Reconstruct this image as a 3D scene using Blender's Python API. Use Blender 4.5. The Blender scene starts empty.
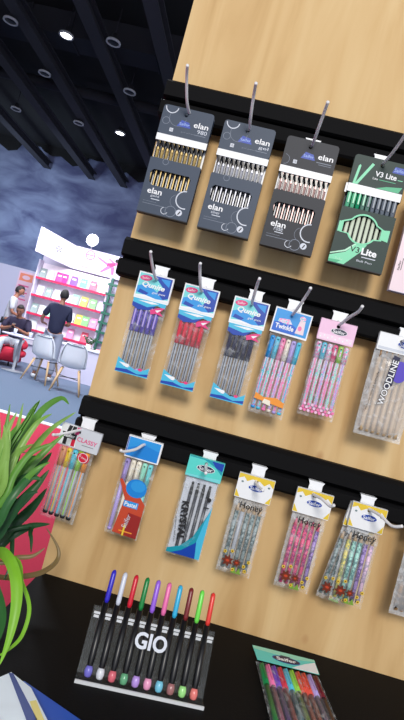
import bpy, bmesh, math, random
from math import sin, cos, pi, radians
from mathutils import Vector, Matrix
random.seed(7)
S = bpy.context.scene
COL = S.collection

# ---------------------------------------------------------------- camera
def cam_matrix(loc, yaw, pitch, roll):
    F = Vector((-sin(yaw)*cos(pitch), cos(yaw)*cos(pitch), sin(pitch)))
    R0 = F.cross(Vector((0, 0, 1))).normalized(); U0 = R0.cross(F)
    R = R0*cos(roll) + U0*sin(roll); U = -R0*sin(roll) + U0*cos(roll)
    m = Matrix((R, U, -F)).transposed().to_4x4(); m.translation = loc
    return m
cd = bpy.data.cameras.new('camera'); cam = bpy.data.objects.new('camera', cd); COL.objects.link(cam)
cam.matrix_world = cam_matrix(Vector((0.240, -0.950, 1.1656)), 0.06932, 0.0070, 0.26015)
cd.sensor_fit = 'VERTICAL'; cd.sensor_height = 24.0; cd.lens = 24.0*560/720
cd.clip_start = 0.02; cd.clip_end = 200
S.camera = cam

# ---------------------------------------------------------------- world, lamps, exposure
S.view_settings.view_transform = 'Standard'; S.view_settings.look = 'None'
S.view_settings.gamma = 1.0; S.view_settings.exposure = 0.0
W = bpy.data.worlds.new('hall_ambient'); S.world = W; W.use_nodes = True
W.node_tree.nodes['Background'].inputs[0].default_value = (0.80, 0.86, 1.0, 1)
W.node_tree.nodes['Background'].inputs[1].default_value = 0.72

def area(name, loc, target, size, energy, color=(1, 1, 1), size_y=None, spread=None):
    l = bpy.data.lights.new(name, 'AREA'); l.energy = energy; l.color = color
    l.size = size
    if size_y: l.shape = 'RECTANGLE'; l.size_y = size_y
    if spread: l.spread = radians(spread)
    o = bpy.data.objects.new(name, l); COL.objects.link(o); o.location = loc
    o.rotation_euler = (Vector(target)-Vector(loc)).to_track_quat('-Z', 'Y').to_euler()
    return o
# lamps over the stand's open front, the neighbour stand's own ceiling lamps, hall floods washing the far wall
area('stand_ceiling_lamp', (0.7, -5.6, 3.9), (0.35, 0, 0.9), 1.5, 292, (1.0, 0.95, 0.88))
area('booth_ceiling_lamp', (-4.4, 11.4, 3.6), (-4.4, 12.6, 1.2), 2.2, 105, (1.0, 0.93, 1.0))
area('neighbour_ceiling_lamp', (-5.6, 10.2, 4.6), (-5.4, 12.0, 0.4), 1.6, 120, (0.86, 0.90, 1.0))
area('aisle_fill', (-2.6, 6.0, 6.5), (-3.2, 8.0, 0), 1.5, 700, (0.85, 0.92, 1.0))  # added fill light, brightens the chair backs from the near side
area('far_wall_flood', (-13.0, 24.5, 5.0), (-14.5, 30, 8.0), 2.0, 270, (0.72, 0.88, 1.0))
area('far_wall_flood', (-7.0, 22.0, 3.0), (-9.5, 30, 7.5), 3.0, 110, (0.72, 0.70, 1.0))

# ---------------------------------------------------------------- materials
def lin(c):
    c /= 255.0
    return c/12.92 if c <= 0.04045 else ((c+0.055)/1.055)**2.4
def rgb(r, g, b): return (lin(r), lin(g), lin(b), 1)
MATS = {}
def mat(name, col, rough=0.5, metal=0.0, bump=0.0, bscale=60, var=0.0, coat=0.0, spec=0.5):
    if name in MATS: return MATS[name]
    m = bpy.data.materials.new(name); m.use_nodes = True; N = m.node_tree.nodes; L = m.node_tree.links
    b = N['Principled BSDF']; c = rgb(*col)
    b.inputs['Base Color'].default_value = c; b.inputs['Roughness'].default_value = rough
    b.inputs['Metallic'].default_value = metal; b.inputs['Coat Weight'].default_value = coat
    b.inputs['Specular IOR Level'].default_value = spec
    if bump or var:
        tc = N.new('ShaderNodeTexCoord'); nz = N.new('ShaderNodeTexNoise'); nz.inputs['Scale'].default_value = bscale
        nz.inputs['Detail'].default_value = 4; L.new(tc.outputs['Object'], nz.inputs['Vector'])
        if bump:
            bp = N.new('ShaderNodeBump'); bp.inputs['Strength'].default_value = bump; bp.inputs['Distance'].default_value = 0.002
            L.new(nz.outputs['Fac'], bp.inputs['Height']); L.new(bp.outputs['Normal'], b.inputs['Normal'])
        if var:
            mx = N.new('ShaderNodeMix'); mx.data_type = 'RGBA'
            mx.inputs['A'].default_value = tuple(v*(1-var) for v in c[:3])+(1,)
            mx.inputs['B'].default_value = tuple(min(1, v*(1+var)) for v in c[:3])+(1,)
            L.new(nz.outputs['Fac'], mx.inputs['Factor']); L.new(mx.outputs['Result'], b.inputs['Base Color'])
    MATS[name] = m; return m
def emit(name, col, s):
    m = bpy.data.materials.new(name); m.use_nodes = True; b = m.node_tree.nodes['Principled BSDF']
    b.inputs['Base Color'].default_value = rgb(*col); b.inputs['Emission Color'].default_value = rgb(*col)
    b.inputs['Emission Strength'].default_value = s; MATS[name] = m; return m
def film(name, haze, tint=(235, 240, 245), scale=55, extra=.32):
    m = bpy.data.materials.new(name); m.use_nodes = True; N = m.node_tree.nodes; L = m.node_tree.links
    b = N['Principled BSDF']; out = N['Material Output']
    b.inputs['Base Color'].default_value = rgb(*tint); b.inputs['Roughness'].default_value = 0.14
    tr = N.new('ShaderNodeBsdfTransparent'); mix = N.new('ShaderNodeMixShader')
    tc = N.new('ShaderNodeTexCoord'); nz = N.new('ShaderNodeTexNoise'); nz.inputs['Scale'].default_value = scale
    nz.inputs['Detail'].default_value = 3; nz.inputs['Distortion'].default_value = 1.5
    L.new(tc.outputs['Object'], nz.inputs['Vector'])
    rp = N.new('ShaderNodeValToRGB'); rp.color_ramp.elements[0].position = .52; rp.color_ramp.elements[1].position = .74
    rp.color_ramp.elements[0].color = (haze, haze, haze, 1); rp.color_ramp.elements[1].color = (min(1, haze+extra),)*3+(1,)
    L.new(nz.outputs['Fac'], rp.inputs['Fac']); L.new(rp.outputs['Color'], mix.inputs['Fac'])
    bp = N.new('ShaderNodeBump'); bp.inputs['Strength'].default_value = 0.6; bp.inputs['Distance'].default_value = 0.003
    L.new(nz.outputs['Fac'], bp.inputs['Height']); L.new(bp.outputs['Normal'], b.inputs['Normal'])
    L.new(tr.outputs[0], mix.inputs[1]); L.new(b.outputs[0], mix.inputs[2]); L.new(mix.outputs[0], out.inputs[0])
    MATS[name] = m; return m
film('clear_film', 0.07); film('milky_film', 0.30); film('acrylic', 0.03, (225, 235, 240), 8, .03)
def speckle(name, a, b, scale=220, c=None):
    m = bpy.data.materials.new(name); m.use_nodes = True; N = m.node_tree.nodes; L = m.node_tree.links
    tc = N.new('ShaderNodeTexCoord'); nz = N.new('ShaderNodeTexNoise'); nz.inputs['Scale'].default_value = scale; nz.inputs['Detail'].default_value = 1
    L.new(tc.outputs['Object'], nz.inputs['Vector']); rp = N.new('ShaderNodeValToRGB'); e = rp.color_ramp.elements
    e[0].position = .42; e[0].color = rgb(*a); e[1].position = .56; e[1].color = rgb(*b)
    if c: x = e.new(.64); x.color = rgb(*c)
    L.new(nz.outputs['Fac'], rp.inputs['Fac']); b_ = N['Principled BSDF']; L.new(rp.outputs['Color'], b_.inputs['Base Color']); b_.inputs['Roughness'].default_value = .4
    MATS[name] = m

def wood_mat():
    m = bpy.data.materials.new('pine_laminate'); m.use_nodes = True; N = m.node_tree.nodes; L = m.node_tree.links
    b = N['Principled BSDF']; b.inputs['Roughness'].default_value = 0.75; b.inputs['Specular IOR Level'].default_value = .15
    tc = N.new('ShaderNodeTexCoord'); mp = N.new('ShaderNodeMapping'); mp.inputs['Scale'].default_value = (5.5, 5.5, 0.75)
    mp.inputs['Rotation'].default_value = (0, radians(6), 0)
    L.new(tc.outputs['Object'], mp.inputs['Vector'])
    nz = N.new('ShaderNodeTexNoise'); nz.inputs['Scale'].default_value = 3.0; nz.inputs['Detail'].default_value = 8; nz.inputs['Distortion'].default_value = .8
    L.new(mp.outputs[0], nz.inputs['Vector'])
    rp = N.new('ShaderNodeValToRGB'); e = rp.color_ramp.elements
    e[0].position = .25; e[0].color = rgb(186, 148, 98); e[1].position = .75; e[1].color = rgb(222, 194, 146)
    x = e.new(.5); x.color = rgb(211, 178, 128)
    L.new(nz.outputs['Fac'], rp.inputs['Fac'])
    # knots
    vo = N.new('ShaderNodeTexVoronoi'); vo.inputs['Scale'].default_value = 4.6; vo.inputs['Randomness'].default_value = 1
    mp2 = N.new('ShaderNodeMapping'); mp2.inputs['Scale'].default_value = (1.15, 0.01, .8)
    L.new(tc.outputs['Object'], mp2.inputs['Vector']); L.new(mp2.outputs[0], vo.inputs['Vector'])
    kr = N.new('ShaderNodeValToRGB'); kr.color_ramp.elements[0].position = .02; kr.color_ramp.elements[0].color = (1, 1, 1, 1)
    kr.color_ramp.elements[1].position = .052; kr.color_ramp.elements[1].color = (0, 0, 0, 1)
    L.new(vo.outputs['Distance'], kr.inputs['Fac'])
    ml = N.new('ShaderNodeMath'); ml.operation = 'MULTIPLY'; ml.inputs[1].default_value = .55; L.new(kr.outputs['Color'], ml.inputs[0])
    mx = N.new('ShaderNodeMix'); mx.data_type = 'RGBA'; mx.inputs['B'].default_value = rgb(160, 104, 62)
    L.new(ml.outputs[0], mx.inputs['Factor']); L.new(rp.outputs['Color'], mx.inputs['A'])
    L.new(mx.outputs['Result'], b.inputs['Base Color'])
    MATS['pine'] = m
wood_mat()
def hallwall_mat():
    m = bpy.data.materials.new('hall_wall_paint'); m.use_nodes = True; N = m.node_tree.nodes; L = m.node_tree.links
    b = N['Principled BSDF']; b.inputs['Roughness'].default_value = 0.9
    tc = N.new('ShaderNodeTexCoord'); mp = N.new('ShaderNodeMapping'); mp.inputs['Scale'].default_value = (.35, .35, .75)
    L.new(tc.outputs['Object'], mp.inputs['Vector'])
    nz = N.new('ShaderNodeTexNoise'); nz.inputs['Scale'].default_value = 1.5; nz.inputs['Detail'].default_value = 5; nz.inputs['Distortion'].default_value = .6
    L.new(mp.outputs[0], nz.inputs['Vector'])
    rp = N.new('ShaderNodeValToRGB'); e = rp.color_ramp.elements
    e[0].position = .34; e[0].color = rgb(84, 88, 128); e[1].position = .66; e[1].color = rgb(140, 150, 184)
    L.new(nz.outputs['Fac'], rp.inputs['Fac']); L.new(rp.outputs['Color'], b.inputs['Base Color'])
    MATS['hall_wall'] = m
hallwall_mat()

white = mat('white', (238, 240, 244), .4)
black = mat('black_rail', (12, 12, 14), .75, bump=.05, spec=.12)
mat('white_card', (240, 242, 245), .45); mat('black', (12, 12, 14), .4); mat('black_gloss', (14, 14, 18), .25)
mat('ink', (18, 18, 24), .6); mat('silver', (200, 203, 210), .25, .8); mat('grey', (120, 124, 132), .5)

# ---------------------------------------------------------------- mesh builder (panel frame: x right, z up, front = -y)
class MB:
    def __init__(s, scale=1.0): s.v = []; s.f = []; s.m = []; s.mats = []; s.sc = scale; s.smooth = []
    def mi(s, m):
        if isinstance(m, str): m = MATS[m]
        if m not in s.mats: s.mats.append(m)
        return s.mats.index(m)
    def add(s, vs, fs, m, smooth=False):
        b = len(s.v); s.v += [tuple(v) for v in vs]; k = s.mi(m)
        for f in fs: s.f.append([i+b for i in f]); s.m.append(k); s.smooth.append(smooth)
        return s
    def box(s, x0, x1, y0, y1, z0, z1, m):
        vs = [(x, y, z) for x in (x0, x1) for y in (y0, y1) for z in (z0, z1)]
        return s.add(vs, [(0, 1, 3, 2), (4, 6, 7, 5), (0, 4, 5, 1), (2, 3, 7, 6), (0, 2, 6, 4), (1, 5, 7, 3)], m)
    def rbox(s, x0, x1, y0, y1, z0, z1, r, m, n=3):      # corners rounded in the x-z outline
        return s.prism(rrect(x0, x1, z0, z1, r, n), y0, y1, m)
    def prism(s, pts, y0, y1, m, smooth=False):         # x-z outline extruded along y
        n = len(pts); vs = [(x, y0, z) for x, z in pts]+[(x, y1, z) for x, z in pts]
        fs = [list(range(n)), list(range(2*n-1, n-1, -1))]+[(i, i+n, (i+1) % n+n, (i+1) % n) for i in range(n)]
        return s.add(vs, fs, m, smooth)
    def poly(s, pts, y, m): return s.add([(x, y, z) for x, z in pts], [list(range(len(pts)))], m)
    def flat(s, x0, x1, z0, z1, y, m): return s.poly([(x0, z0), (x1, z0), (x1, z1), (x0, z1)], y, m)
    def ell(s, x, z, a, b, y, m, n=20, rot=0):
        return s.poly([(x+a*cos(t)*cos(rot)-b*sin(t)*sin(rot), z+a*cos(t)*sin(rot)+b*sin(t)*cos(rot)) for t in [2*pi*i/n for i in range(n)]], y, m)
    def ring(s, x, z, r, w, y, m, a0=0, a1=2*pi, n=24):
        vs = []; fs = []
        for i in range(n+1):
            t = a0+(a1-a0)*i/n
            vs += [(x+r*cos(t), y, z+r*sin(t)), (x+(r-w)*cos(t), y, z+(r-w)*sin(t))]
        for i in range(n): fs.append((2*i, 2*i+2, 2*i+3, 2*i+1))
        return s.add(vs, fs, m)
    def tube(s, path, rad, m, n=8, caps=True):
        P = [Vector(p) for p in path]; rs = rad if isinstance(rad, (list, tuple)) else [rad]*len(P)
        vs = []; fs = []; up = None
        for i, p in enumerate(P):
            d = (P[min(i+1, len(P)-1)]-P[max(i-1, 0)]).normalized()
            if up is None: up = Vector((0, 0, 1)) if abs(d.z) < .9 else Vector((0, 1, 0))
            a = d.cross(up).normalized(); b = a.cross(d).normalized(); up = b
            for k in range(n):
                t = 2*pi*k/n; vs.append(p+(a*cos(t)+b*sin(t))*rs[i])
        for i in range(len(P)-1):
            for k in range(n):
                fs.append((i*n+k, i*n+(k+1) % n, (i+1)*n+(k+1) % n, (i+1)*n+k))
        if caps: fs.append(list(range(n-1, -1, -1))); fs.append([(len(P)-1)*n+k for k in range(n)])
        return s.add(vs, fs, m, True)
    def cyl(s, p0, p1, r, m, r2=None, n=12): return s.tube([p0, p1], [r, r if r2 is None else r2], m, n)
    def lathe(s, prof, c, m, n=24, axis='z'):
        vs = []; fs = []
        for r, h in prof:
            for k in range(n):
                t = 2*pi*k/n
                vs.append((c[0]+r*cos(t), c[1]+r*sin(t), c[2]+h) if axis == 'z' else (c[0]+r*cos(t), c[1]+h, c[2]+r*sin(t)))
        for i in range(len(prof)-1):
            for k in range(n): fs.append((i*n+k, i*n+(k+1) % n, (i+1)*n+(k+1) % n, (i+1)*n+k))
        fs.append(list(range(n-1, -1, -1))); fs.append([(len(prof)-1)*n+k for k in range(n)])
        return s.add(vs, fs, m, True)
    def ball(s, c, r, m, n=12, sc=(1, 1, 1)):
        vs = []; fs = []; k = n//2
        for i in range(1, k):
            a = pi*i/k
            for j in range(n):
                t = 2*pi*j/n; vs.append((c[0]+r*sc[0]*sin(a)*cos(t), c[1]+r*sc[1]*sin(a)*sin(t), c[2]+r*sc[2]*cos(a)))
        vs += [(c[0], c[1], c[2]+r*sc[2]), (c[0], c[1], c[2]-r*sc[2])]; T = len(vs)-2
        for i in range(k-2):
            for j in range(n): fs.append((i*n+j, (i+1)*n+j, (i+1)*n+(j+1) % n, i*n+(j+1) % n))
        for j in range(n): fs.append((T, j, (j+1) % n)); fs.append((T+1, (k-2)*n+(j+1) % n, (k-2)*n+j))
        return s.add(vs, fs, m, True)
    def text(s, t, x, z, w, h, y, m, rot=0, bold=0.0, shear=0.0):
        V, F = glyphs(t, bold, shear)
        xs = [p[0] for p in V]; zs = [p[1] for p in V]; x0, x1, z0, z1 = min(xs), max(xs), min(zs), max(zs)
        c, q = cos(rot), sin(rot); out = []
        for a, b in V:
            a = ((a-x0)/(x1-x0)-.5)*w; b = ((b-z0)/(z1-z0)-.5)*h
            out.append((x+a*c-b*q, y, z+a*q+b*c))
        return s.add(out, F, m)
    def mesh(s, name):
        me = bpy.data.meshes.new(name); me.from_pydata([tuple(c*s.sc for c in v) for v in s.v], [], s.f)
        for m in s.mats: me.materials.append(m)
        me.polygons.foreach_set('material_index', s.m); me.polygons.foreach_set('use_smooth', s.smooth)
        bm = bmesh.new(); bm.from_mesh(me)
        vol = [f for f in bm.faces if len(f.edges) and all(len(e.link_faces) == 2 for e in f.edges)]
        if vol: bmesh.ops.recalc_face_normals(bm, faces=vol)
        bm.to_mesh(me); bm.free(); me.update()
        return me
    def build(s, name, parent=None, loc=(0, 0, 0), rot=(0, 0, 0)): return inst(name, s.mesh(name), parent, loc, rot)
_g = {}
def curve_mesh(cu):
    o = bpy.data.objects.new('t', cu); COL.objects.link(o)
    dg = bpy.context.evaluated_depsgraph_get(); me = bpy.data.meshes.new_from_object(o.evaluated_get(dg))
    bpy.data.objects.remove(o); bpy.data.curves.remove(cu); return me
def glyphs(t, bold, shear):
    k = (t, bold, shear)
    if k not in _g:
        cu = bpy.data.curves.new('t', 'FONT'); cu.body = t; cu.resolution_u = 3; cu.offset = bold; cu.shear = shear
        me = curve_mesh(cu); _g[k] = ([(v.co.x, v.co.y) for v in me.vertices], [list(p.vertices) for p in me.polygons])
        bpy.data.meshes.remove(me)
    return _g[k]
def plate(mb, outline, holes, y0, y1, m):                # card with real holes cut in it
    cu = bpy.data.curves.new('p', 'CURVE'); cu.dimensions = '2D'; cu.fill_mode = 'BOTH'; cu.extrude = abs(y1-y0)/2
    for pts in [outline]+holes:
        sp = cu.splines.new('POLY'); sp.points.add(len(pts)-1); sp.use_cyclic_u = True
        for i, (a, b) in enumerate(pts): sp.points[i].co = (a, b, 0, 1)
    me = curve_mesh(cu); yc = (y0+y1)/2
    mb.add([(v.co.x, yc-v.co.z, v.co.y) for v in me.vertices], [list(p.vertices) for p in me.polygons], m)
    bpy.data.meshes.remove(me)
def rrect(x0, x1, z0, z1, r, n=3):
    out = []
    for cx, cz, a in ((x1-r, z1-r, 0), (x0+r, z1-r, pi/2), (x0+r, z0+r, pi), (x1-r, z0+r, 1.5*pi)):
        out += [(cx+r*cos(a+pi/2*i/n), cz+r*sin(a+pi/2*i/n)) for i in range(n+1)]
    return out
def circ(x, z, r, n=14): return [(x+r*cos(2*pi*i/n), z+r*sin(2*pi*i/n)) for i in range(n)]
def inst(name, me, parent=None, loc=(0, 0, 0), rot=(0, 0, 0)):
    o = bpy.data.objects.new(name, me); COL.objects.link(o); o.location = loc; o.rotation_euler = rot
    if parent: o.parent = parent
    return o
def tag(o, label, cat, group=None):
    o['label'] = label; o['category'] = cat
    if group: o['group'] = group
    return o
def thing(name, label, cat, loc, rot=(0, 0, 0), group=None):
    o = bpy.data.objects.new(name, None); COL.objects.link(o); o.location = loc; o.rotation_euler = rot
    o.empty_display_size = .05
    return tag(o, label, cat, group)
def copy_tree(o, parent=None):
    c = o.copy(); COL.objects.link(c); c.parent = parent
    for ch in list(o.children): copy_tree(ch, c)
    return c
def struct(o): o['kind'] = 'structure'; return o

# ================================================================ SETTING
mat('floor_grey', (98, 114, 138), .75, bump=.2, bscale=40, var=.12); mat('ceil', (17, 17, 21), .9)
mat('beam', (44, 44, 54), .9); mat('beam_dark', (34, 34, 44), .8); mat('red_carpet', (196, 34, 68), .9, bump=.3, bscale=200, var=.1)
mat('booth_white', (212, 206, 226), .5); mat('pale_wall', (196, 196, 220), .6)
mb = MB(); mb.box(-26, 8, -6, 30, -.1, 0, 'floor_grey'); struct(mb.build('floor'))
mb = MB(); mb.box(-26, 8, -6, 30, 10.8, 10.95, 'ceil'); struct(mb.build('ceiling'))
mb = MB(); mb.box(-26, 8, 30, 30.2, 0, 10.9, 'hall_wall'); struct(mb.build('wall_back'))
mb = MB(); mb.box(-4.6, 4.0, -1.2, 5.45, 0, .012, 'red_carpet'); mb.box(-4.6, 4.0, 5.45, 5.62, 0, .02, 'white_card')
tag(mb.build('carpet'), 'red carpet with a white edge strip on the grey hall floor', 'carpet')

# roof beams running away from the camera, and a duct crossing them
for i, (x, w, lab) in enumerate([(-10.55, .42, 'narrow dark ceiling beam farthest left under the black roof'), (-8.65, .42, 'ceiling beam passing just left of the brighter lit lamp'),
                  (-6.35, .42, 'ceiling beam right of the brighter lit lamp'), (-4.3, .42, 'ceiling beam running towards the top of the wooden board'), (-13.2, .42, 'ceiling beam at the left edge above the far wall')]):
    mb = MB(); mb.box(x-w/2, x+w/2, 8, 29.9, 9.62, 9.66, 'beam'); mb.box(x-w/2, x+w/2, 8, 29.9, 9.96, 10.0, 'beam')
    mb.box(x-.04, x+.04, 8, 29.9, 9.66, 9.96, 'beam')
    tag(mb.build('ceiling_beam'), lab, 'beam', 'roof beams of the hall')
mb = MB(); mb.box(-22, 4, 16.0, 17.0, 10.02, 10.78, 'beam_dark')
for k in range(18): mb.box(-21.6+k*1.4, -21.54+k*1.4, 15.96, 17.04, 9.98, 10.79, 'beam_dark')
tag(mb.build('air_duct'), 'wide dark air duct crossing above the ceiling beams', 'duct')
mb = MB(); mb.tube([(-20, 20.2, 10.3), (-3, 20.6, 10.3)], .2, 'beam_dark', 12); tag(mb.build('pipe'), 'thin dark pipe crossing the roof behind the air duct', 'pipe')
mb = MB(); 
for k in range(26):
    x = -25+k*1.28; d = .5+.35*sin(k*2.1)
    mb.prism([(x, 10.8), (x, 10.8-d*.7), (x+.5, 10.8-d), (x+1.0, 10.8-d*.8), (x+1.28, 10.8-(.5+.35*sin((k+1)*2.1))*.7), (x+1.28, 10.8)], 29.5, 29.62, 'ceil')
tag(mb.build('valance'), 'black scalloped valance where the roof meets the blue wall', 'valance')

# high-bay lamps
mat('lamp_metal', (172, 174, 182), .4); mat('lamp_glass', (16, 16, 20), .5); emit('lamp_on', (255, 255, 255), 14)
def lamp_mesh(on):
    b = MB(); b.lathe([(.08, .22), (.10, .10), (.20, .04)], (0, 0, 0), 'beam_dark', 24); b.lathe([(.19, .03), (.215, .02), (.22, -.04), (.175, -.04), (.17, .0)], (0, 0, 0), 'lamp_metal', 24)
    d = MB(); d.lathe([(.168, .004), (.168, -.02), (.05, -.03)], (0, 0, 0), 'lamp_on' if on else 'lamp_glass', 24)
    r = MB(); r.cyl((0, 0, .28), (0, 0, 1.0), .012, 'beam'); return b.mesh('housing'), d.mesh('diffuser'), r.mesh('rod')
LM = {0: lamp_mesh(0), 1: lamp_mesh(1)}
lamps = [(-8.9, 14.9, 0, 'unlit round ceiling lamp, highest one at the left edge'), (-8.9, 17.8, 0, 'unlit round ceiling lamp below and left of the brighter lit one'),
         (-11.6, 21.7, 0, 'unlit round ceiling lamp lowest at the left edge'), (-8.8, 21.6, 0, 'unlit round ceiling lamp left of the lower lit one'),
         (-5.7, 14.8, 0, 'unlit round ceiling lamp nearest the top corner of the wooden board'), (-5.8, 17.7, 0, 'unlit round ceiling lamp beside the top rail end'),
         (-7.2, 15.0, 1, 'lit round ceiling lamp glowing white near the top of the view'), (-7.0, 21.6, 1, 'lit round ceiling lamp glowing white above the far wall')]
for x, y, on, lab in lamps:
    t = thing('ceiling_lamp', lab, 'ceiling lamp', (x, y, 9.5), group='round lamps under the hall roof')
    inst('housing', LM[on][0], t); inst('diffuser', LM[on][1], t); inst('rod', LM[on][2], t)

# ================================================================ BOOTH BEHIND
mb = MB(); mb.box(-5.55, -2.6, 13.55, 13.65, 0, 3.33, 'booth_white'); struct(mb.build('wall_booth_back'))
mb = MB(); mb.box(-12, -6.05, 15, 15.1, 0, 2.52, 'pale_wall'); struct(mb.build('wall_booth_left'))
mat('pink_print', (226, 96, 150), .5); mat('magenta', (200, 30, 110), .5); mat('hair', (30, 24, 26), .7)
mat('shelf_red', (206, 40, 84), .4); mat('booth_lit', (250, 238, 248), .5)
# fascia: one wing parallel to the wall, one wing coming forward at the left
t = thing('fascia_board', 'white booth fascia with a pink oval mark and a leaping pink figure', 'fascia', (-4.71, 13.45, 2.72))
mb = MB(); mb.box(0, 2.1, -.03, .03, 0, .60, 'booth_white')
mb.ring(.42, .45, .13, .03, -.035, 'pink_print'); mb.flat(.32, .52, .435, .465, -.036, 'pink_print')
mb.flat(.25, .5, .10, .12, -.035, 'pink_print')
# leaping figure
_n0 = len(mb.v)
mb.ell(1.52, .47, .045, .05, -.036, 'hair'); mb.poly([(1.56, .50), (1.66, .53), (1.58, .46)], -.036, 'hair')
mb.poly([(1.30, .36), (1.50, .42), (1.54, .36), (1.40, .26), (1.28, .28)], -.036, 'magenta')
for a in ([(1.30, .36), (1.02, .46), (1.00, .43), (1.28, .30)], [(1.32, .30), (1.15, .10), (1.19, .08), (1.42, .26)], [(1.40, .28), (1.46, .08), (1.52, .09), (1.50, .30)],
          [(1.48, .42), (1.70, .40), (1.70, .37), (1.50, .36)], [(1.46, .42), (1.30, .50), (1.29, .47), (1.44, .38)]): mb.poly(a, -.037, 'pink_print')
mb.v[_n0:] = [(x-.38, y, z) for x, y, z in mb.v[_n0:]]
mb.build('front_panel', t)
mb = MB(); mb.add([(0, 0, 0), (0, 0, .60), (-.62, -1.0, .70), (-.62, -1.0, .08), (-.04, .02, 0), (-.04, .02, .60), (-.66, -.98, .70), (-.66, -.98, .08)],
   [(0, 1, 2, 3), (7, 6, 5, 4), (1, 5, 6, 2), (0, 3, 7, 4), (3, 2, 6, 7)], 'booth_white')
for k in range(5):
    a = radians(90+72*k); mb.add([(-.27+.0*k, -.46, .33), (-.27+.06*cos(a)-.01, -.46+.1*cos(a)-.01, .33+.09*sin(a)+.01), (-.27+.06*cos(a+.5)-.01, -.46+.1*cos(a+.5)-.01, .33+.09*sin(a+.5)+.01)], [(0, 1, 2)], 'grey')
mb.build('side_panel', t)
# flood lamp above the fascia corner
t = thing('spotlight', 'white glaring spotlight on top of the booth fascia', 'spotlight', (-4.30, 13.3, 3.36))
emit('flood_on', (235, 240, 255), 22)
mb = MB(); mb.lathe([(.04, .10), (.15, .06), (.17, -.02), (.15, -.02)], (0, 0, .18), 'lamp_metal', 20, 'y'); mb.build('housing', t)
mb = MB(); mb.lathe([(.145, -.02), (.145, -.035)], (0, 0, .18), 'flood_on', 20, 'y'); mb.build('diffuser', t)
mb = MB(); mb.cyl((0, .05, -.04), (0, .05, .1), .015, 'lamp_metal'); mb.build('bracket', t)

# shelf unit
t = thing('shelf_unit', 'white wall shelving with four red-edged shelves of coloured stationery', 'shelf', (-4.5, 13.2, 0))
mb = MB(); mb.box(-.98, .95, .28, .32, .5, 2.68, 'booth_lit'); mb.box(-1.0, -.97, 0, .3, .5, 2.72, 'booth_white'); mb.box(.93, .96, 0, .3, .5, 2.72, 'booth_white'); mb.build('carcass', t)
SH = [2.26, 1.80, 1.32, .91]
for z in SH:
    mb = MB(); mb.box(-.97, .93, 0, .28, z-.035, z, 'booth_white'); mb.box(-.97, .93, -.012, 0, z-.05, z+.008, 'shelf_red'); mb.build('shelf', t)
# items on shelves
cols = {'white': (226, 230, 232), 'grey green': (150, 168, 164), 'magenta': (212, 36, 130), 'purple': (104, 40, 190), 'teal': (96, 210, 200), 'coral': (240, 96, 120), 'cream': (244, 224, 190),
        'yellow': (240, 216, 80), 'mint': (160, 220, 190), 'pink': (240, 150, 190), 'green': (120, 190, 110), 'lilac': (196, 180, 230)}
_nb = {}
def notebook(col):
    if col not in _nb:
        c = MB(); c.box(-.09, .09, -.016, -.012, 0, .27, mat('book '+col, cols[col], .4)); c.box(-.09, .09, .012, .016, 0, .27, MATS['book '+col]); c.box(-.09, -.085, -.012, .012, 0, .27, MATS['book '+col])
        c.flat(-.05, .05, .16, .2, -.0165, 'white_card')
        p = MB(); p.box(-.085, .086, -.0118, .0118, .004, .266, 'white_card'); _nb[col] = (c.mesh('cover'), p.mesh('pages'))
    return _nb[col]
rows = [[('grey green', .0), ('white', .21), ('magenta', .46), ('magenta', .60), ('purple', .86), ('teal', 1.12), ('coral', 1.38), ('cream', 1.64)],
        [('white', .05), ('grey green', .28), ('white', .5), ('mint', 1.02), ('yellow', 1.26), ('green', 1.5), ('lilac', 1.72)],
        [('grey green', .02), ('white', .24), ('mint', .48), ('white', 1.02), ('yellow', 1.24), ('green', 1.42), ('pink', 1.64)],
        [('white', .1), ('pink', 1.12), ('coral', 1.5)]]
rn = ['top', 'second', 'third', 'lowest']
for r, row in enumerate(rows):
    seen = {}
    for k, (c, x) in enumerate(row):
        nx = row[k-1][0] if k else None
        lab = '%s notebook standing on the %s red-edged booth shelf' % (c, rn[r])
        if sum(1 for q in row if q[0] == c) > 1:
            seen[c] = seen.get(c, 0)+1
            lab += (', the %s %s one from the left' % (['', 'first', 'second', 'third'][seen[c]], c))
        b = thing('notebook', lab, 'notebook', (-5.38+x, 13.34, SH[r]), (radians(-12), 0, radians(random.uniform(-8, 8))), 'notebooks on the booth shelves')
        a, p = notebook(c); inst('cover', a, b); inst('pages', p, b)
# green slotted rack post at the right end of the shelves
t = thing('display_rack', 'tall dark green rack post with white slots right of the shelves', 'rack', (-3.44, 13.15, 0))
mat('rack_green', (28, 92, 74), .5)
mb = MB(); mb.box(-.05, .0, -.04, .04, 0, 2.7, 'rack_green'); mb.box(.20, .25, -.04, .04, 0, 2.7, 'rack_green'); mb.build('post', t)
for k in range(9):
    mb = MB(); mb.box(-.12, .20, -.05, .05, .5+k*.25, .56+k*.25, 'rack_green'); mb.build('rung', t)
# white counter below with leaflets
t = thing('counter', 'low white counter under the booth shelves behind the chairs', 'counter', (-3.3, 12.2, 0))
mb = MB(); mb.box(-.7, .6, -.3, .3, 0, .78, 'booth_white'); mb.build('body', t)
mb = MB(); mb.box(-.74, .64, -.34, .34, .78, .82, 'white_card'); mb.build('worktop', t)
mat('leaf_dark', (40, 84, 44), .6)
for k, (x, c) in enumerate([(-.45, 'pink'), (-.1, 'white'), (.25, 'coral')]):
    b = MB(); 
    for q in range(4): b.box(-.11+.01*q, .11+.008*q, -.15, .15, q*.012, q*.012+.011, mat('book '+c, cols[c], .4) if q % 2 else 'white_card')
    tag(b.build('brochure_pile', None, (-3.3+x, 12.15, .82)), ['pink', 'white', 'coral'][k]+' pile of brochures on the low white counter', 'brochures', 'brochure piles')
t = thing('potted_plant', 'small dark green plant on the low white booth counter', 'plant', (-3.42, 12.35, .82))
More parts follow.
